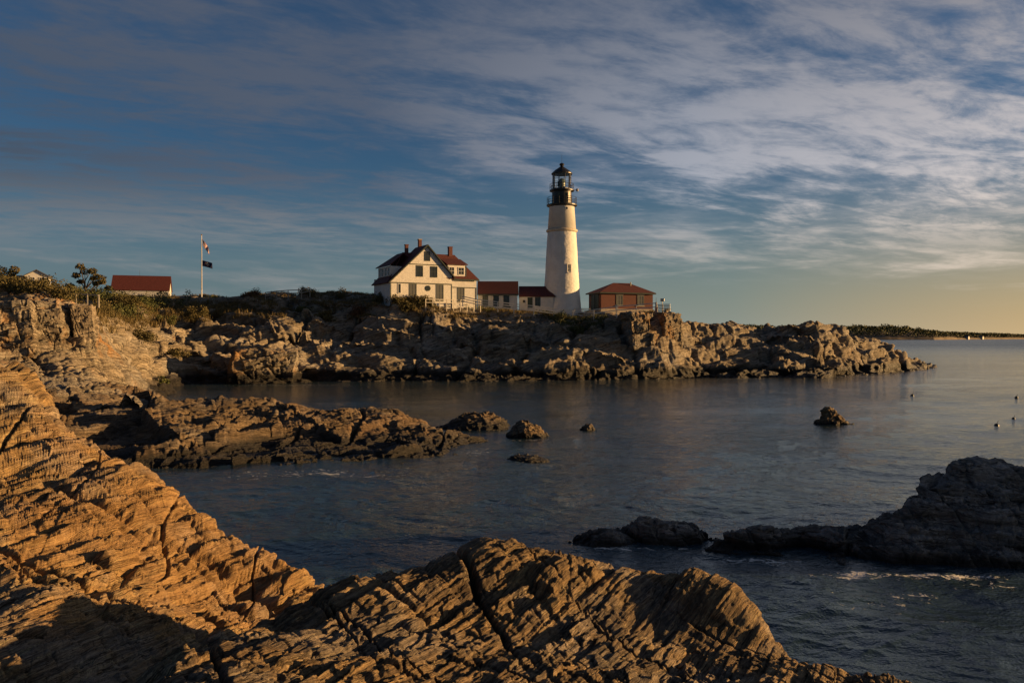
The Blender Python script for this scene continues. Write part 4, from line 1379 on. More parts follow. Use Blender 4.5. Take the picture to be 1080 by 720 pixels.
def build_brick():
    Y, a = 126.0, 20
    k = Y / FPX
    x0, _, zb = W3(634, 327, 137.0)
    q = empty("brick_signal_house", (x0, 137.0, zb), R(a))
    q.scale = (1.087, 1.087, 1.087)
    tag(q, "low red brick building with hipped red roof right of the lighthouse", 'building')
    L, D = 9.3, 4.5
    he, hr = (327 - 308) * k, (327 - 296.8) * k
    MB().box(0, L, 0, D, -2.5, he).build('wall', M['brick'], q)
    MB().box(-.05, L + .05, -.05, D + .05, -2.5, .25).build('plinth', M['stone'], q)
    o = .38
    rl, rr = (3.3, D / 2, hr), (6.2, D / 2, hr)
    A, B, C, Dd = (-o, -o, he), (L + o, -o, he), (L + o, D + o, he), (-o, D + o, he)
    rf = MB().slab([rl, rr, B, A], .12).slab([rr, C, B], .12).slab([rl, rr, C, Dd], .12).slab([rl, Dd, A], .12)
    rf.build('roof', M['roof'], q)
    MB().box(-o, L + o, -o - .04, -o, he - .2, he - .02).box(-o - .04, -o, -o, D + o, he - .2, he - .02).box(L + o, L + o + .04, -o, D + o, he - .2, he - .02).build('fascia', M['green'], q)
    MB().box(-.2, L + .2, -.2, D + .2, he - .18, he - .1).build('soffit', M['chim'], q)
    for x in (2.75, 6.55):
        w = window(q, x, x + 1.0, .9, 2.35, 0, M['sash'], M['glass_pale'])
        MB().box(x - .2, x + 1.2, -.05, .02, 2.46, 2.64).build('lintel', M['stone'], w)
        MB().box(x - .2, x + 1.2, -.12, .02, .66, .8).build('sill', M['stone'], w)
    # the green double door in the shaded end
    d = MB().box(-.06, .02, 1.0, 3.4, .1, 2.45).build('door', M['green'], q)
    MB().box(-.1, -.061, 2.17, 2.23, .1, 2.45).build('door_stile', M['black'], d)
    MB().box(-.09, .02, .85, 1.0, .1, 2.6).box(-.09, .02, 3.4, 3.55, .1, 2.6).box(-.09, .02, 1.0, 3.4, 2.45, 2.6).build('frame', M['sash'], d)
    MB().tube((6.1, 1.6, hr - .6), (6.1, 1.6, hr + .15), .09).build('vent_pipe', M['black'], q)


build_brick()


def build_barn():
    Y, a = 150.0, 18
    k = Y / FPX
    x0, _, zb = W3(118, 314, Y)
    q = empty("white_barn", (x0, Y, zb), R(a))
    tag(q, "white barn under a plain red roof standing left of the flagpole", 'barn')
    L, D = 9.9, 5.0
    he, hr = (314 - 305) * k, (314 - 289) * k
    w = MB().prism([(0, -3), (D, -3), (D, he), (D / 2, hr - .2), (0, he)], 0, L).build('wall', M['white'], q)
    w.rotation_euler = (0, 0, R(90))
    w.scale = (1, -1, 1)
    MB().slab([(-.2, -.3, he - .1), (L + .2, -.3, he - .1), (L + .2, D / 2, hr), (-.2, D / 2, hr)], .15).slab([(-.2, D + .3, he - .1), (L + .2, D + .3, he - .1), (L + .2, D / 2, hr), (-.2, D / 2, hr)], .15).build('roof', M['barn_roof'], q)
    MB().box(-.1, L + .1, -.06, -.002, he - .42, he - .16).box(L - .16, L + .05, -.08, -.002, -2, he - .43).build('trim_board', M['plain_white'], q)
    MB().tube((4.5, D / 2, hr - .1), (4.5, D / 2, hr + 1.1), .025, .015, 6).build('lightning_rod', M['black'], q)
    # far cottage half hidden in the trees
    Y = 175.0
    k = Y / FPX
    x0, _, zb = W3(26, 301.5, Y)
    c = empty("white_cottage", (x0, Y, zb), R(24))
    tag(c, "small white cottage with grey roof half hidden in the trees", 'house')
    L, D = 4.6, 4.2
    he, hr = 2.4, 3.6
    w = MB().prism([(0, -3), (L, -3), (L, he), (L / 2, hr - .1), (0, he)], 0, D).build('wall', M['white'], c)
    MB().slab([(-.3, -.4, he - .15), (-.3, D + .3, he - .15), (L / 2, D + .3, hr + .1), (L / 2, -.4, hr + .1)], .15).slab([(L + .3, -.4, he - .15), (L + .3, D + .3, he - .15), (L / 2, D + .3, hr + .1), (L / 2, -.4, hr + .1)], .15).build('roof', M['asphalt_roof'], c)
    MB().box(-4.2, -.302, .8, 3.6, -3, 2.0).build('annex', M['white'], c)
    MB().box(-4.6, -.2, .4, 4.0, 2.002, 2.3).build('annex_roof', M['asphalt_roof'], c)
    window(c, 1.2, 1.9, .8, 1.9, 0, M['plain_white'], M['glass'])
    window(c, 2.9, 3.6, .8, 1.9, 0, M['plain_white'], M['glass'])


build_barn()

# ------------------------------------------------------------------ plants
def leaf_mat(name, cols, rough=0.7):
    m = bpy.data.materials.new(name)
    m.use_nodes = True
    g = NT(m.node_tree)
    at = g.n('ShaderNodeAttribute', attribute_name='tint')
    col = g.ramp(at.outputs['Fac'], [(0.0, cols[0]), (0.5, cols[1]), (1.0, cols[2])])
    b = g.bsdf(col, rough, None, 0.2)
    b.inputs['Subsurface Weight'].default_value = 0.0
    return m


M_LEAF = leaf_mat("brown_green_leaves", [(0.040, 0.036, 0.015), (0.085, 0.074, 0.028), (0.15, 0.115, 0.045)])
M_GREEN = leaf_mat("green_leaves", [(0.032, 0.040, 0.015), (0.070, 0.080, 0.027), (0.12, 0.12, 0.042)])
M_RUST = leaf_mat("rusty_leaves", [(0.045, 0.024, 0.012), (0.085, 0.045, 0.022), (0.14, 0.078, 0.038)])
M_GRASS = leaf_mat("dry_grass", [(0.06, 0.05, 0.02), (0.12, 0.09, 0.036), (0.19, 0.14, 0.06)])
M_BARK = paint("bark", (0.055, 0.042, 0.032), 0.9, 0.2, 'rough')
rng = np.random.default_rng(7)


def leaves_mesh(name, C, size, tint, mat, flat=0.0, tall=1.0):
    """many small leaf faces at the positions C"""
    n = len(C)
    a = rng.normal(size=(n, 3))
    a[:, 2] *= (1 - flat)
    a /= np.linalg.norm(a, axis=1, keepdims=True)
    b = rng.normal(size=(n, 3))
    b -= (b * a).sum(1, keepdims=True) * a
    b /= np.linalg.norm(b, axis=1, keepdims=True)
    sz = size * rng.uniform(0.6, 1.35, (n, 1))
    a, b = a * sz * tall, b * sz * 0.6
    V = np.stack([C - a, C + b * .9, C + a, C - b], 1).reshape(-1, 3)
    me = bpy.data.meshes.new(name)
    me.vertices.add(4 * n)
    me.vertices.foreach_set('co', V.astype(np.float32).ravel())
    me.loops.add(4 * n)
    me.loops.foreach_set('vertex_index', np.arange(4 * n, dtype=np.int32))
    me.polygons.add(n)
    me.polygons.foreach_set('loop_start', np.arange(n, dtype=np.int32) * 4)
    me.update(calc_edges=True)
    at = me.attributes.new('tint', 'FLOAT', 'POINT')
    at.data.foreach_set('value', np.repeat(np.clip(tint, 0, 1), 4).astype(np.float32))
    me.materials.append(mat)
    return me


def clump(c, r, n, squash=0.75):
    """points of one leaf clump: denser towards its skin, with gaps"""
    d = rng.normal(size=(n, 3))
    d /= np.linalg.norm(d, axis=1, keepdims=True)
    q = rng.uniform(0.45, 1.0, (n, 1)) ** 0.6
    lump_ = 1 + 0.35 * vnoise(d * 2.2 + np.array(c) * 3.1, 5)[:, None]
    p = d * q * lump_ * r
    p[:, 2] *= squash
    return p + np.array(c)


def bush_points(w, h, n_clumps, per, seed):
    rs = np.random.default_rng(seed)
    P, T = [], []
    for _ in range(n_clumps):
        a, q = rs.uniform(0, 2 * PI), math.sqrt(rs.uniform(0, 1))
        r = rs.uniform(0.16, 0.34) * min(w, h * 1.4)
        zc = h * (0.25 + 0.62 * rs.uniform(0, 1) * (1 - 0.55 * q * q))
        c = (math.cos(a) * q * w * .42, math.sin(a) * q * w * .42, zc)
        P.append(clump(c, r, per))
        T.append(np.clip(rs.normal(0.5, 0.16) + rng.normal(0, 0.14, per), 0, 1))
    return np.concatenate(P), np.concatenate(T)


def shrub(name, px, Y, w, h, mat, label, cat='shrub', seed=1, clumps=14, per=150, leaf=0.10, sink=0.15, group=None, z=None):
    x = (px - CX) / FPX * Y
    zb = (ground(x, Y, 2.0) if z is None else z) - sink
    root = empty(name, (x, Y, zb))
    tag(root, label, cat, group)
    P, T = bush_points(w, h, clumps, per, seed)
    me = leaves_mesh("foliage", P, leaf, T, mat)
    o = bpy.data.objects.new("foliage", me)
    S.collection.objects.link(o)
    o.parent = root
    rs = random.Random(seed)
    for _ in range(5):
        a = rs.uniform(0, 2 * PI)
        MB().tube((0, 0, -.3), (math.cos(a) * w * .25, math.sin(a) * w * .25, h * .7), .05, .015, 6).build('stem', M_BARK, root)
    return root


def tree(name, px, Y, zb, h, w, mat, label, clumps, seed, leaf=0.13, per=240):
    """trunk, limbs out to every leaf clump, crown of many leaves"""
    x = (px - CX) / FPX * Y
    root = empty(name, (x, Y, zb))
    tag(root, label, 'tree')
    rs = random.Random(seed)
    t = MB()
    p = Vector((0, 0, -1))
    base = h * .16
    last, rad = p, base * .22
    pts = [p]
    for i in range(1, 7):
        q = Vector((rs.uniform(-.12, .12) * i * .5, rs.uniform(-.1, .1) * i, -1 + (h * .8 + 1) * i / 6))
        t.tube(pts[-1], q, rad * (1.1 - (i - 1) / 7), rad * (1.1 - i / 7), 8)
        pts.append(q)
    P, T = [], []
    for (cx, cz, r) in clumps:
        c = Vector((cx * w, rs.uniform(-.3, .3) * w, cz * h))
        s = min(pts, key=lambda v: (v - (c - Vector((0, 0, .3 * h)))).length)
        t.tube(s, c, rad * .42, rad * .12, 6)
        P.append(clump(tuple(c), r * w, per, 0.7))
        T.append(np.clip(rs.gauss(0.45, .15) + rng.normal(0, .14, per), 0, 1))
    t.build('trunk', M_BARK, root)
    me = leaves_mesh("crown", np.concatenate(P), leaf, np.concatenate(T), mat)
    o = bpy.data.objects.new("crown", me)
    S.collection.objects.link(o)
    o.parent = root
    return root


# surface points of the headland with their place in the photograph, for sowing plants
GX = HV.reshape(HSH + (3,))
PXV = CX + HV[:, 0] / HV[:, 1] * FPX
PYV = HY - (HV[:, 2] - EYE) / HV[:, 1] * FPX


def sow(cond, n):
    idx = np.nonzero(cond)[0]
    cell = np.clip(HV[idx, 1] / 100, .3, 2) ** 2
    return HV[rng.choice(idx, size=min(n, len(idx)), replace=False)]


def poly(px_pts, lo, hi):
    """rows between two outlines given at photo columns"""
    l = np.interp(PXV, px_pts, lo)
    h_ = np.interp(PXV, px_pts, hi)
    return (PYV > h_) & (PYV < l) & (PXV > px_pts[0]) & (PXV < px_pts[-1])


def thicket(name, cond, n, hgt, leaf, mat, label, per=70, spread=0.9, cat='undergrowth'):
    B = sow(cond, n)
    P, T = [], []
    for b in B:
        hh = hgt * rng.uniform(0.45, 1.2)
        r = spread * rng.uniform(0.45, 1.0)
        p = clump((0, 0, hh * .55), r, per, hh / max(r, .2) * 0.62)
        P.append(p + b)
        T.append(np.clip(rng.normal(.48, .2) + rng.normal(0, .12, per), 0, 1))
    me = leaves_mesh(name, np.concatenate(P), leaf, np.concatenate(T), mat)
    o = bpy.data.objects.new(name, me)
    S.collection.objects.link(o)
    tag(o, label, cat, kind='stuff')


XL = [-200, 0, 60, 95, 110, 160, 200, 235]
left_band = poly(XL, [322, 317, 317, 318, 343, 335, 320, 318], [300, 303, 303, 306, 316, 319, 318, 318])
left_band &= (HV[:, 1] > 63.5)
thicket("undergrowth", left_band & (HV[:, 1] < 92), 420, 1.15, 0.085, M_LEAF, "dense brown green bushes on top of the left cliff", per=110, spread=1.0)
thicket("undergrowth", left_band & (HV[:, 1] >= 92), 620, 1.7, 0.12, M_GREEN, "dense brown green bushes on the slope in front of the barn", per=90, spread=1.3)
ridge = poly([235, 300, 350, 400, 430, 470, 510, 560, 600, 615], [312, 312, 315, 320, 325, 324, 329, 335, 344, 343], [310, 306, 303, 303, 305, 308, 316, 324, 330, 334])
ridge &= (HV[:, 1] > 112) & (HV[:, 1] < 133)
thick = vnoise(HV * 0.16, 77) > -0.12
thicket("undergrowth", ridge & thick & (PXV < 455) & (PXV > 318), 620, 1.15, 0.10, M_LEAF, "brown bushes along the ridge in front of the white house", per=80, spread=0.9)
thicket("undergrowth", ridge & thick & (PXV >= 455), 220, 0.6, 0.085, M_GREEN, "low green growth below the white fence", per=60, spread=0.65)
thicket("undergrowth", poly([585, 600, 625, 640], [346, 350, 350, 344], [335, 333, 334, 336]) & (HV[:, 1] > 114) & (HV[:, 1] < 126), 60, 1.0, 0.09, M_GREEN, "green bushes on the rock below the lighthouse", per=110, spread=0.9)


def grass(name, cond, n, hgt, label):
    B = sow(cond, n)
    k = 26
    P = np.repeat(B, k, 0) + rng.normal(0, 0.28, (len(B) * k, 3)) * np.array([1, 1, .1])
    a = rng.normal(0, .28, (len(P), 3))
    a[:, 2] = 1
    hh = hgt * rng.uniform(.5, 1.3, (len(P), 1))
    w = rng.normal(0, 1, (len(P), 3))
    w[:, 2] = 0
    w = w / (np.linalg.norm(w, axis=1, keepdims=True) + 1e-6) * 0.03
    V = np.stack([P - w, P + w, P + a * hh + w * .3, P + a * hh - w * .3], 1).reshape(-1, 3)
    n_ = len(P)
    me = bpy.data.meshes.new(name)
    me.vertices.add(4 * n_)
    me.vertices.foreach_set('co', V.astype(np.float32).ravel())
    me.loops.add(4 * n_)
    me.loops.foreach_set('vertex_index', np.arange(4 * n_, dtype=np.int32))
    me.polygons.add(n_)
    me.polygons.foreach_set('loop_start', np.arange(n_, dtype=np.int32) * 4)
    me.update(calc_edges=True)
    at = me.attributes.new('tint', 'FLOAT', 'POINT')
    at.data.foreach_set('value', np.repeat(np.clip(rng.normal(.45, .25, n_), 0, 1), 4).astype(np.float32))
    me.materials.append(M_GRASS)
    o = bpy.data.objects.new(name, me)
    S.collection.objects.link(o)
    tag(o, label, 'grass', kind='stuff')


tops = (HV[:, 1] > 120) & (HV[:, 1] < 150) & (vnoise(HV * 0.22, 79) > -0.1) & (HV[:, 2] > 8.8) & (PXV > 120) & (PXV < 715)
grass("grass", tops, 3000, 0.32, "dry brown grass over the top of the headland")
grass("grass", poly([100, 130, 180, 230, 300], [352, 352, 345, 338, 335], [318, 318, 318, 318, 316]) & (HV[:, 1] > 66), 1500, 0.5, "dry brown grass among the rocks below the barn")

# single shrubs and trees one can tell apart
tree("wind_bent_tree", 91, 112, 9.6, 6.3, 6.0, M_LEAF, "wind bent tree with open rounded crown just left of the red roofed barn",
     [(-.14, .90, .12), (-.02, .97, .10), (-.27, .80, .10), (.08, .90, .10), (.20, .78, .10), (.33, .72, .11), (.44, .64, .09), (.25, .62, .09), (-.20, .66, .08), (.40, .52, .10), (-.34, .55, .10), (.02, .74, .07)], 3, leaf=.12, per=300)
tree("dark_tree", 8, 112, 10.0, 5.8, 6.0, M_LEAF, "dark bushy tree at the far left edge beside the cottage",
     [(-.12, .9, .14), (.14, .94, .12), (.3, .82, .10), (-.3, .76, .14), (.05, .72, .14), (.38, .64, .12), (-.45, .55, .14), (.2, .5, .15), (-.1, .5, .15)], 5, leaf=.12, per=320)
shrub("bush", 207, 118, 4.6, 2.4, M_LEAF, "large round dark bush in front of the flagpole", seed=21, clumps=22, per=170)
shrub("bush", 62, 100, 4.2, 2.2, M_LEAF, "dark bush right of the far left cottage", seed=22, clumps=18, per=150)
shrub("bush", 4, 94, 4.6, 2.2, M_LEAF, "dark bush at the foot of the far left tree", seed=31, clumps=24, per=160)
shrub("bush", 46, 90, 3.0, 0.9, M_LEAF, "low brown bush in front of the cottage wall", seed=32, clumps=16, per=140)
shrub("bush", 76, 96, 4.2, 2.2, M_LEAF, "round bush left of the wind bent tree", seed=33, clumps=18, per=150)
shrub("bush", 104, 98, 3.8, 2.0, M_GREEN, "green bush right of the wind bent tree", seed=34, clumps=18, per=150)
shrub("bush", 2, 84, 4.5, 2.6, M_GREEN, "green bush cut by the left edge of the view", seed=35, clumps=20, per=150)
shrub("bush", 130, 108, 4.6, 2.2, M_LEAF, "brown bush below the left end of the barn", seed=23, clumps=18, per=150)
shrub("bush", 267, 126, 2.9, 2.4, M_RUST, "upright rusty brown bush alone on the skyline right of the flagpole", seed=24, clumps=14, per=120, leaf=0.09)
shrub("bush", 250, 127, 2.0, 1.0, M_LEAF, "small low bush beside the rusty one on the skyline", seed=25, clumps=9, per=100)
shrub("bush", 320, 123, 2.6, 1.6, M_GREEN, "green bush at the start of the ridge thicket", seed=26, clumps=12, per=120)
shrub("bush", 379, 122, 3.2, 1.7, M_RUST, "rusty bush at the left foot of the white house", seed=27, clumps=12, per=120)
shrub("bush", 607, 119.5, 2.6, 1.5, M_GREEN, "yellow green bush on the rock under the lighthouse", seed=28, clumps=12, per=130)
shrub("bush", 150, 100, 3.6, 2.0, M_LEAF, "dark bush on the slope right below the barn wall", seed=36, clumps=16, per=140)
shrub("bush", 176, 112, 3.8, 1.8, M_GREEN, "green bush on the slope between barn and flagpole", seed=37, clumps=16, per=140)
shrub("bush", 186, 104, 3.4, 1.6, M_LEAF, "brown bush lowest on the slope below the flagpole", seed=38, clumps=14, per=140)
shrub("bush", 345, 121, 3.4, 1.8, M_LEAF, "dark bush halfway along the ridge to the house", seed=39, clumps=16, per=140)
shrub("bush", 430, 120.5, 3.4, 1.6, M_LEAF, "brown bush right before the gable front of the house", seed=40, clumps=16, per=140)
shrub("bush", 170, 84, 1.6, 1.5, M_GREEN, "green bush among the dark rocks above the cove", seed=29, clumps=8, per=110)


# ------------------------------------------------------------------ fences, flagpole and small things on the headland
def fence(name, pts, label, mat, post_h=1.15, rails=(.35, .68, 1.0), pw=.13, first=None, thick=.05):
    """pts: (photo column, photo row of the post top, distance)"""
    P = [Vector(W3(*p)) for p in pts]
    c = P[0].copy()
    root = empty(name, c)
    tag(root, label, 'fence')
    for p in P:
        q = p - c
        MB().box(q.x - pw / 2, q.x + pw / 2, q.y - pw / 2, q.y + pw / 2, q.z - post_h - .5, q.z).build('post', mat, root, bevel=.012)
    for r in rails:
        b = MB()
        for a, d in zip(P[:-1], P[1:]):
            a, d = a - c, d - c
            off = Vector((0, -pw / 2 - thick / 2, -post_h * (1 - r) - .08))
            b.bar(a + off, d + off, thick, .13)
        b.build('rail', mat, root)
    return root


fence("rail_fence", [(488, 312, 124.6), (504, 315.5, 124.8), (525, 317.8, 125), (542, 320, 125.3), (563, 322, 125.6), (584, 325, 126), (604, 326.5, 126.3), (626, 326.8, 125)],
      "weathered white rail fence in front of the low white wings", M['fence'])
fence("rail_fence", [(626.2, 326, 123.6), (650, 322.5, 123.2), (671, 321, 122.8), (692, 319, 122.5)], "pale two rail fence sloping up before the brick building", M['fence'], rails=(.5, 1.0), post_h=1.2)
fence("rail_fence", [(280, 308, 127), (292, 306.5, 127), (304, 305.6, 127), (318, 305.2, 127), (327, 303, 127)], "thin grey rail fence on the skyline near the rusty bush", M['grey'], rails=(.55, 1.0), pw=.1, post_h=1.1)
fence("rail_fence", [(606, 325, 136), (614, 325, 136), (622, 325, 136)], "short rail fence between lighthouse and brick building", M['fence'], rails=(.5, 1.0), pw=.1)
fence("wire_fence", [(693.5, 321, 122), (699, 320.5, 122), (706.5, 320.5, 121.8)], "thin dark wire fence on top of the last orange cliff", M['steel'], rails=(.2, .4, .6, .8, 1.0), pw=.07, thick=.025)

x, y, z = W3(698.5, 318.5, 122.3)
s = empty("signal_stand", (x, y, z - 1.3))
tag(s, "small steel post with square box on the cliff edge", 'post')
MB().tube((0, 0, -.6), (0, 0, 1.4), .06).build('post', M['steel'], s)
MB().box(-.28, .28, -.15, .15, 1.4, 1.85).build('box', M['steel'], s, bevel=.02)
x, y, z = W3(692, 316.5, 122.6)
s = empty("orange_post", (x, y, z - 1.9))
tag(s, "thick orange white post at the right end of the pale fence", 'post')
MB().box(-.16, .16, -.16, .16, -.8, .95).build('base', M['orange'], s, bevel=.02)
MB().box(-.14, .14, -.14, .14, .953, 1.6).build('top', M['fence'], s, bevel=.02)
MB().tube((0, 0, 1.6), (0, 0, 2.3), .035, .02).build('rod', M['black'], s)
x, y, z = W3(650.3, 321, 123.6)
s = empty("signboard", (x, y, z - 1.4))
tag(s, "small pale board on a post in front of the brick wall", 'sign')
MB().box(-.06, .06, -.06, .06, -.7, .95).build('post', M['fence'], s)
MB().box(-.24, .24, -.1, -.062, .7, 1.3).build('board', M['fence'], s)
x, y, z = W3(47, 310, 64)
MBc = MB()
s = empty("stone_cairn", (x, y, z - .3))
tag(s, "small pointed stone marker on top of the left cliff", 'marker')
MB().box(-.42, .42, -.3, .3, -.5, .12).build('base', M['stone'], s, bevel=.05)
MB().prism([(-.46, .123), (.46, .123), (.1, .5), (-.05, .46)], -.3, .3).build('cap', M['stone'], s, bevel=.03)
# low timber rail beyond the left cliff
fence("timber_rail", [(80, 309, 78), (92, 309.6, 78), (104, 310.6, 78)], "low timber rail in the bushes below the left tree", M['grey'], rails=(1.0,), post_h=.8)


def cloth(parent, name, o, u, v, nu, nv, mat, wave, seed):
    """a flag: hoist corner o, fly vector u, hoist vector v, with folds"""
    o, u, v = Vector(o), Vector(u), Vector(v)
    nrm = u.cross(v).normalized()
    V, UV = [], []
    for j in range(nv + 1):
        for i in range(nu + 1):
            s, t = i / nu, j / nv
            w = wave * s * math.sin(s * 9 + t * 2.2 + seed) + wave * .5 * s * math.sin(s * 17 + t * 5)
            V.append(o + u * s + v * t + nrm * w + Vector((0, 0, -.25 * s * s * u.length * .3)))
            UV.append((s, 1 - t))
    f = [(j * (nu + 1) + i, j * (nu + 1) + i + 1, (j + 1) * (nu + 1) + i + 1, (j + 1) * (nu + 1) + i) for j in range(nv) for i in range(nu)]
    me = bpy.data.meshes.new(name)
    me.from_pydata(V, [], f)
    uvl = me.uv_layers.new(name="UVMap")
    for L in me.loops:
        uvl.data[L.index].uv = UV[L.vertex_index]
    me.polygons.foreach_set('use_smooth', [True] * len(f))
    ob = link(name, me, mat, parent)
    sm = ob.modifiers.new("cloth_thickness", 'SOLIDIFY')
    sm.thickness = 0.006
    return ob


def flag_mat(kind):
    m = bpy.data.materials.new("striped_flag_cloth" if kind == 'us' else "blue_flag_cloth")
    m.use_nodes = True
    g = NT(m.node_tree)
    uv = g.n('ShaderNodeTexCoord').outputs['UV']
    sp = g.n('ShaderNodeSeparateXYZ')
    g.put(sp.inputs[0], uv)
    U, V = sp.outputs['X'], sp.outputs['Y']
    if kind == 'us':
        odd = g.math('LESS_THAN', g.math('MODULO', g.math('FLOOR', g.math('MULTIPLY', V, 12.999)), 2.0), 0.5)
        col = g.mix(odd, (0.70, 0.67, 0.62), (0.36, 0.02, 0.03))
        cu, cv = g.math('MULTIPLY', U, 1 / 0.4), g.math('MULTIPLY', g.math('SUBTRACT', V, 6 / 13), 13 / 7)
        a = g.math('SUBTRACT', g.math('FRACT', g.math('MULTIPLY', cu, 6)), 0.5)
        b = g.math('SUBTRACT', g.math('FRACT', g.math('MULTIPLY', cv, 5)), 0.5)
        star = g.math('LESS_THAN', g.math('ADD', g.math('MULTIPLY', a, a), g.math('MULTIPLY', b, b)), 0.06)
        canton = g.math('MULTIPLY', g.math('LESS_THAN', U, 0.4), g.math('GREATER_THAN', V, 6 / 13))
        col = g.mix(canton, col, g.mix(star, (0.015, 0.02, 0.075), (0.7, 0.68, 0.64)))
    else:
        # dark blue field with a pale shield, a figure at either side and a scroll beneath
        def ell(cu, cv, ru, rv):
            a = g.math('DIVIDE', g.math('SUBTRACT', U, cu), ru)
            b = g.math('DIVIDE', g.math('SUBTRACT', V, cv), rv)
            return g.math('LESS_THAN', g.math('ADD', g.math('MULTIPLY', a, a), g.math('MULTIPLY', b, b)), 1.0)
        col = g.mix(ell(.5, .52, .10, .2), (0.010, 0.014, 0.05), (0.42, 0.40, 0.36))
        col = g.mix(ell(.5, .5, .05, .09), col, (0.10, 0.16, 0.09))
        for cu in (.36, .64):
            col = g.mix(ell(cu, .5, .03, .19), col, (0.42, 0.25, 0.15))
        col = g.mix(ell(.5, .24, .17, .045), col, (0.40, 0.10, 0.07))
        col = g.mix(ell(.5, .80, .04, .055), col, (0.5, 0.46, 0.34))
    g.bsdf(col, 0.8, None, 0.2)
    return m


def build_flagpole():
    Y = 131.0
    k = Y / FPX
    x, _, zt = W3(212.8, 248.5, Y)
    zb = W3(212.8, 311, Y)[2]
    q = empty("flagpole", (x, Y, zb))
    tag(q, "tall white flagpole with gold top standing on the left skyline", 'flagpole')
    h = zt - zb
    MB().tube((0, 0, -1), (0, 0, h), .10, .05, 12).build('pole', M['plain_white'], q)
    MB().lathe([(0, h), (.09, h + .04), (.12, h + .12), (.08, h + .2), (0, h + .24)], 12).build('finial', M['gold'], q)
    MB().tube((.12, -.05, .9), (.08, -.05, h - .05), .008, n=4).build('halyard', M['fence'], q)
    MB().box(-.06, .06, -.16, -.1, .85, 1.05).build('cleat', M['steel'], q)
    z1 = zb + h - 3.2 * k
    f1 = cloth(None, "striped_flag", (x + .10, Y, z1), (0.95, .25, -1.35), (.12, 0, -1.15), 26, 16, flag_mat('us'), .10, 1)
    tag(f1, "red and white striped flag with starred corner hanging limp near the pole top", 'flag')
    z2 = zb + (311 - 274.5) * k
    f2 = cloth(None, "blue_flag", (x + .12, Y, z2), (1.55, .3, -.32), (0, 0, -.95), 26, 14, flag_mat('blue'), .09, 2)
    tag(f2, "dark blue flag with pale emblem flying halfway up the pole", 'flag')


build_flagpole()


# ------------------------------------------------------------------ lobster buoys
def buoy(px, py, label, s=1.0):
    Y = EYE * FPX / (py - HY)
    x = (px - CX) / FPX * Y
    q = empty("buoy", (x, Y, 0))
    tag(q, label, 'buoy')
    MB().lathe([(.05, -.25), (.26, -.1), (.34, .1), (.30, .34), (.12, .48), (.04, .5)], 16).build('float', M['black'], q, smooth=True)
    MB().tube((0, 0, .48), (.05, 0, .95), .035, .03, 6).build('stick', M['black'], q)
    q.rotation_euler = (R(6), R(12), 0)
    q.scale = (s * .62, s * .62, s * .62)
    return q


buoy(962, 418, "dark buoy in open water right of the headland tip, farthest from the frame edge", .8)
buoy(1072, 420, "dark buoy at the right edge, farthest out of the three there", .75)
buoy(1069, 442.5, "dark buoy at the right edge, middle one of three", .6)
buoy(1051, 450, "dark buoy lowest of the four near the right edge", .75)


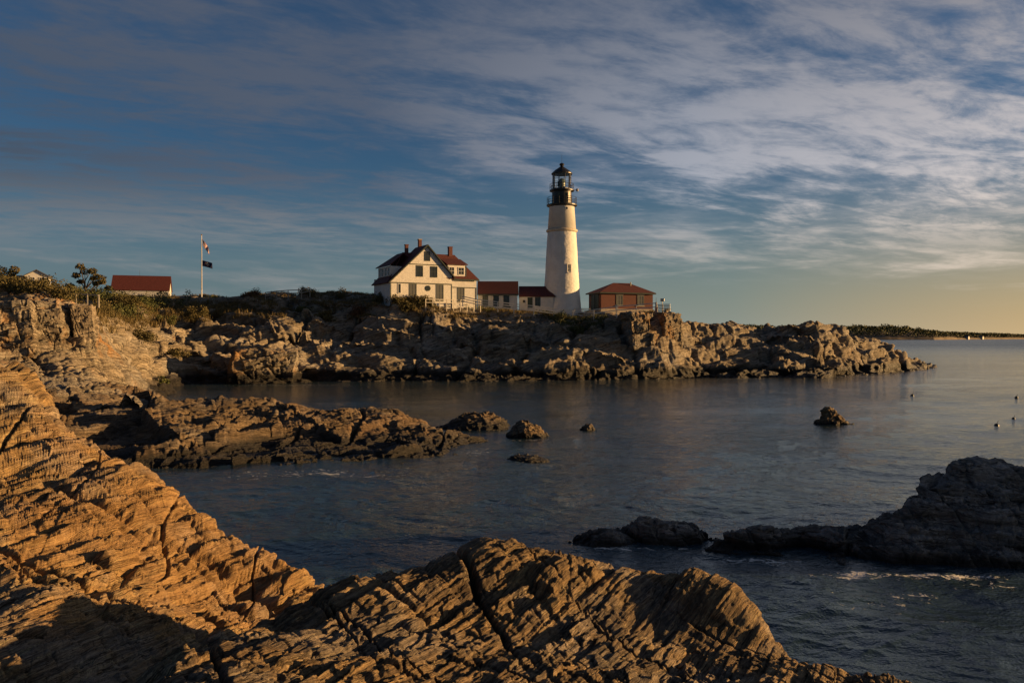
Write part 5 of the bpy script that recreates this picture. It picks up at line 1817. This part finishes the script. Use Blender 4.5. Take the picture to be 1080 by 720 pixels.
# ------------------------------------------------------------------ the wooded shore across the water
def build_far_shore():
    def X(px, Y):
        return (px - CX) / FPX * Y
    # ground: a low hill running out to the right
    def ridge_h(px):
        return np.interp(px, [650, 700, 740, 790, 850, 900, 935, 960, 990, 1020, 1050, 1080, 1110, 1200], [14, 24, 31, 31, 28, 29, 29, 25, 16, 13, 12, 9, 6, 3])
    px = np.arange(560, 1250, 1.0)
    d = np.array([0, 8, 25, 60, 110, 180, 280, 420])
    V = []
    for di in d:
        Y = 1560 + di + np.maximum(0, (px - 985)) * 3.5
        base = ridge_h(px) * .55 * np.clip(di / 110, 0, 1) ** .7 * np.clip(1.6 - di / 320, 0, 1)
        w = fbm(np.stack([px * .05, np.full_like(px, di * .02), np.zeros_like(px)], 1), 4, .5, 31)
        Z = np.where(di < 5, -1.0, 2.2 + base * (1 + .2 * w) + (w * 1.6))
        V.append(np.stack([X(px, Y), Y, Z], 1))
    V = np.concatenate(V)
    me = grid_mesh("hills", V, len(d), len(px))
    o = link("hills", me, paint("shore_rock", (0.17, 0.135, 0.095), 0.9, 0.25, scale=0.05))
    tag(o, "low far shore with a pale rocky edge across the water", kind='structure')
    # the woods on it
    n = 60000
    pxr = rng.uniform(565, 1240, n)
    dr = rng.uniform(14, 300, n)
    Y = 1560 + dr + np.maximum(0, pxr - 985) * 3.5
    hh = ridge_h(pxr) * np.clip((dr + 20) / 90, .25, 1)
    q = np.stack([pxr * .16, dr * .02, np.zeros(n)], 1)
    hh = hh * (0.86 + 0.26 * fbm(q, 4, .6, 32))
    z0 = 1.5 + 0.5 * hh
    C = np.stack([X(pxr, Y), Y, z0 + rng.uniform(0, 1, n) ** .8 * np.maximum(hh + 2 - z0 + 2.0, 1)], 1)
    me = leaves_mesh("woods", C, 1.7, np.clip(rng.normal(.35, .2, n), 0, 1), M_GREEN, tall=1.0)
    o = bpy.data.objects.new("woods", me)
    S.collection.objects.link(o)
    tag(o, "dark far off woods on the low shore across the water", 'woods', kind='stuff')
    for i, (p, w, lab) in enumerate(((1022, 4.5, "tiny pale house on the far shore, left one of two"), (1037, 4, "tiny pale house on the far shore, right one of two"))):
        Y = 1556 + max(0, p - 985) * 3.5
        h = empty("far_house", (X(p, Y), Y, 2.5), R(28))
        tag(h, lab, 'house')
        MB().prism([(-w / 2, -2), (w / 2, -2), (w / 2, 3.6), (0, 6), (-w / 2, 3.6)], 0, 8).build('wall', M['plain_white'], h)
        MB().slab([(-w / 2 - .5, -.5, 3.5), (-w / 2 - .5, 8.5, 3.5), (0, 8.5, 6.4), (0, -.5, 6.4)], .3).slab([(w / 2 + .5, -.5, 3.5), (w / 2 + .5, 8.5, 3.5), (0, 8.5, 6.4), (0, -.5, 6.4)], .3).build('roof', M['asphalt_roof'], h)


build_far_shore()
